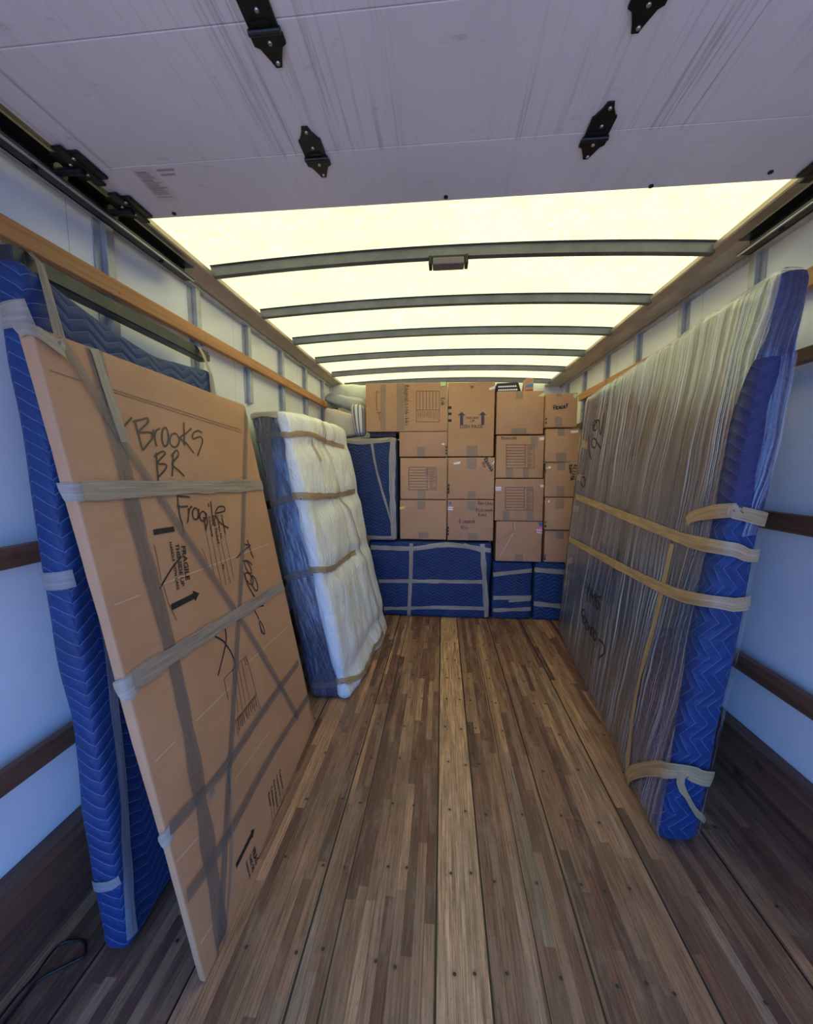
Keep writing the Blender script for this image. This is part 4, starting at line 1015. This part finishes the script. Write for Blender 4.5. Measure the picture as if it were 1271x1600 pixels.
c14 = carton((851.5, 723, 907, 776.5), 'cardboard box with vertical marker writing at its right edge, right-hand column', 'card', Y=YC4+.03, marks=[('seal', 877, 724, 735, .07), ('seal', 876, 759, 775, .07), ('stick', [(853,729),(861,728.5),(861,732),(854,732.5)], 'whitep'), dots(851.6, (728,734), 2, 4), ('write', (897.5,726), (891,751), .05, 6, 41, 'marker'), ('write', (889,727), (891,740), .03, 4, 42, 'marker')], depth=.4)
c13 = carton((852, 669, 907, 722), 'plain cardboard box with white sticker, just below the small box marked FRAGILE', 'card', Y=YC4+.01, marks=[('seal', 877, 670, 681, .06), ('seal', 877, 707, 721, .09), ('stick', [(891,673),(904,672),(904,676),(893,677)], 'whitep')], depth=.4)
FR = [[(866.3,640),(865.3,634.6),(869,633.2)], [(865.5,637),(868.4,636)], [(869.5,640),(869.3,635.5),(871.8,635),(869.8,637.5),(872.6,640.2)], [(873,639.5),(874.5,634.5),(876,639)], [(873.5,637.7),(875.7,637.3)], [(879.5,634),(877,635.5),(877.3,638.5),(879.5,638),(879.3,636.3)], [(881,633.7),(881.3,638)], [(882.8,632.8),(882.8,637.6),(884.6,637.3)], [(888,631),(885.7,631.4),(886,636.3)], [(885.8,634),(887.6,633.2)]]
c12 = carton((852.5, 613.5, 904, 668), 'small cardboard box handwritten FRAGILE at top right of the stack', 'card', Y=YC4, marks=[('strokes', FR, .0085, 'ink'), ('seal', 873, 651, 667, .06), ('seal', 874, 614.5, 620, .04), ('stick', [(896.5,615.5),(903.7,615.5),(903.7,621.5),(896.5,621.5)], 'greens'), dots(852.6, (653,659), 2.2, 3.4)], depth=.4)
# small box under the overhang of the wide carton
s = fslab(578, 673.5, 619, 683, YS+.06, .3, .004, zb=TOPU+.016, zt=c1.NB.z-.004)
t = thing('cardboard_carton', 'flat reddish box squeezed between the padded cabinet and wide sideways carton', 'cardboard box', ((s.NB.x+s.FB.x)/2, YS+.2, TOPU+.012)); s.mesh('carton', M['purple'], t)

# crate and little box on top
z8 = c8.NT.z
a = on(776, 609, 'Y', YS+.10); b_ = on(815, 597, 'Y', YS+.10)
t = thing('plastic_crate', 'low black crate with pale perforations lying on top of the plain box', 'crate', ((a.x+b_.x)/2, YS+.25, z8+.003))
s = Slab((a.x, YS+.08, z8+.004), (b_.x, YS+.08, z8+.004), (b_.x-.03, YS+.08, b_.z+.0), (a.x, YS+.08, b_.z-.01), (0, .3, 0), .012, None, .05)
s.mesh('crate_body', M['blackplastic'], t)
bm = bmesh.new(); polys = []
for r_ in range(2):
    for k in range(9):
        x = .012+k*(s.L-.04)/9; y = s.H*(.18+.34*r_); polys.append([(x, y), (x+.016, y), (x+.019, y+.014), (x+.003, y+.014)])
s.poly(polys, 'white', t, 'perforations', .0018)
a = on(819, 609.5, 'Y', YS+.05); b_ = on(834, 590.5, 'Y', YS+.05)
t = thing('small_box', 'little upright cardboard box with blue patch standing beside the black crate', 'box', ((a.x+b_.x)/2, YS+.12, z8+.003))
s = Slab((a.x, YS+.04, z8+.004), (b_.x, YS+.04, z8+.004), (b_.x, YS+.04, b_.z), (a.x+.012, YS+.04, b_.z-.005), (0, .12, 0), .004, None, .05)
s.mesh('box_body', M['card'], t)
s.poly([[(.008, s.H*.28), (s.L-.002, s.H*.34), (s.L-.002, s.H*.56), (.03, s.H*.50), (.008, s.H*.42)]], 'bluep', t, 'blue_patch', .0015)
s.poly([[(.008, .003), (s.L-.002, .003), (s.L-.002, s.H*.16), (.008, s.H*.12)]], 'redp', t, 'red_patch', .0015)

# cushions and bagged bedding over the padded cabinet
def cushion(name, label, cat, quad, T, mat, r, amp, seed, part='cushion_body'):
    s = Slab(*quad, T, r, lambda p, n: amp*(noise.noise(Vector((p[0]*5+seed, p[1]*5, p[2]*5)))+.6*noise.noise(Vector((p[0]*12+seed, p[1]*9, p[2]*6))))+.03*math.sin(math.pi*min(1, max(0, p[0]/s_L[0])))*math.sin(math.pi*min(1, max(0, p[1]/s_L[1]))), .025)
    s_L[0], s_L[1] = s.L, s.H
    c0 = (Vector(quad[0])+Vector(quad[1]))/2
    t = thing(name, label, cat, tuple(c0)); s.mesh(part, M[mat], t); return s, t
s_L = [1, 1]
Z0 = TOPU+.018
def O(x, y, Y): return tuple(on(x, y, 'Y', Y))
cushion('cushion', 'beige seat cushion slumped on the padded cabinet beside left wall', 'cushion', (O(503, 690, 3.86), O(560, 682, 3.86), O(556, 648, 3.92), O(505, 634, 3.92)), (0, .14, 0), 'beige', .05, .012, 3)
cushion('bagged_cushion', 'grey plastic-bagged cushion above the beige seat cushion', 'bagged cushion', (O(504, 626, 4.10), O(568, 650, 4.06), O(569, 622, 4.12), O(512, 612, 4.16)), (0, .16, 0), 'greyplastic', .05, .018, 7)
cushion('bagged_cushion', 'pale plastic-covered bundle just under the roof in far left corner', 'bagged cushion', (O(508, 634, 4.34), O(590, 634, 4.34), O(592, 600, 4.34), O(508, 598, 4.34)), (0, .25, 0), 'paleplastic', .06, .015, 9)
cushion('pillow', 'striped pillow standing against the wide sideways carton', 'pillow', (O(554, 681, 3.77), O(570, 681, 3.77), O(570, 632, 3.78), O(545, 630, 3.78)), (0, .12, 0), 'stripe', .045, .008, 12)

# cord on the floor
pts = [(0,1612),(8,1598),(40,1556),(62,1531),(105,1508),(131,1494),(133,1478),(128,1470),(112,1470),(94,1476),(76,1495),(52,1528),(25,1558),(-8,1600),(-40,1640)]
P = [on(x, y, 'Z', .004) for x, y in pts]
o = tube('power_cord', [Vector((a, b__, .005)) for a, b__ in smooth_poly([(v.x, v.y) for v in P], 4)], .0035, M['cord'])
o['label'] = 'thin black cord looped on the floor at the left kickboard'; o['category'] = 'cord'
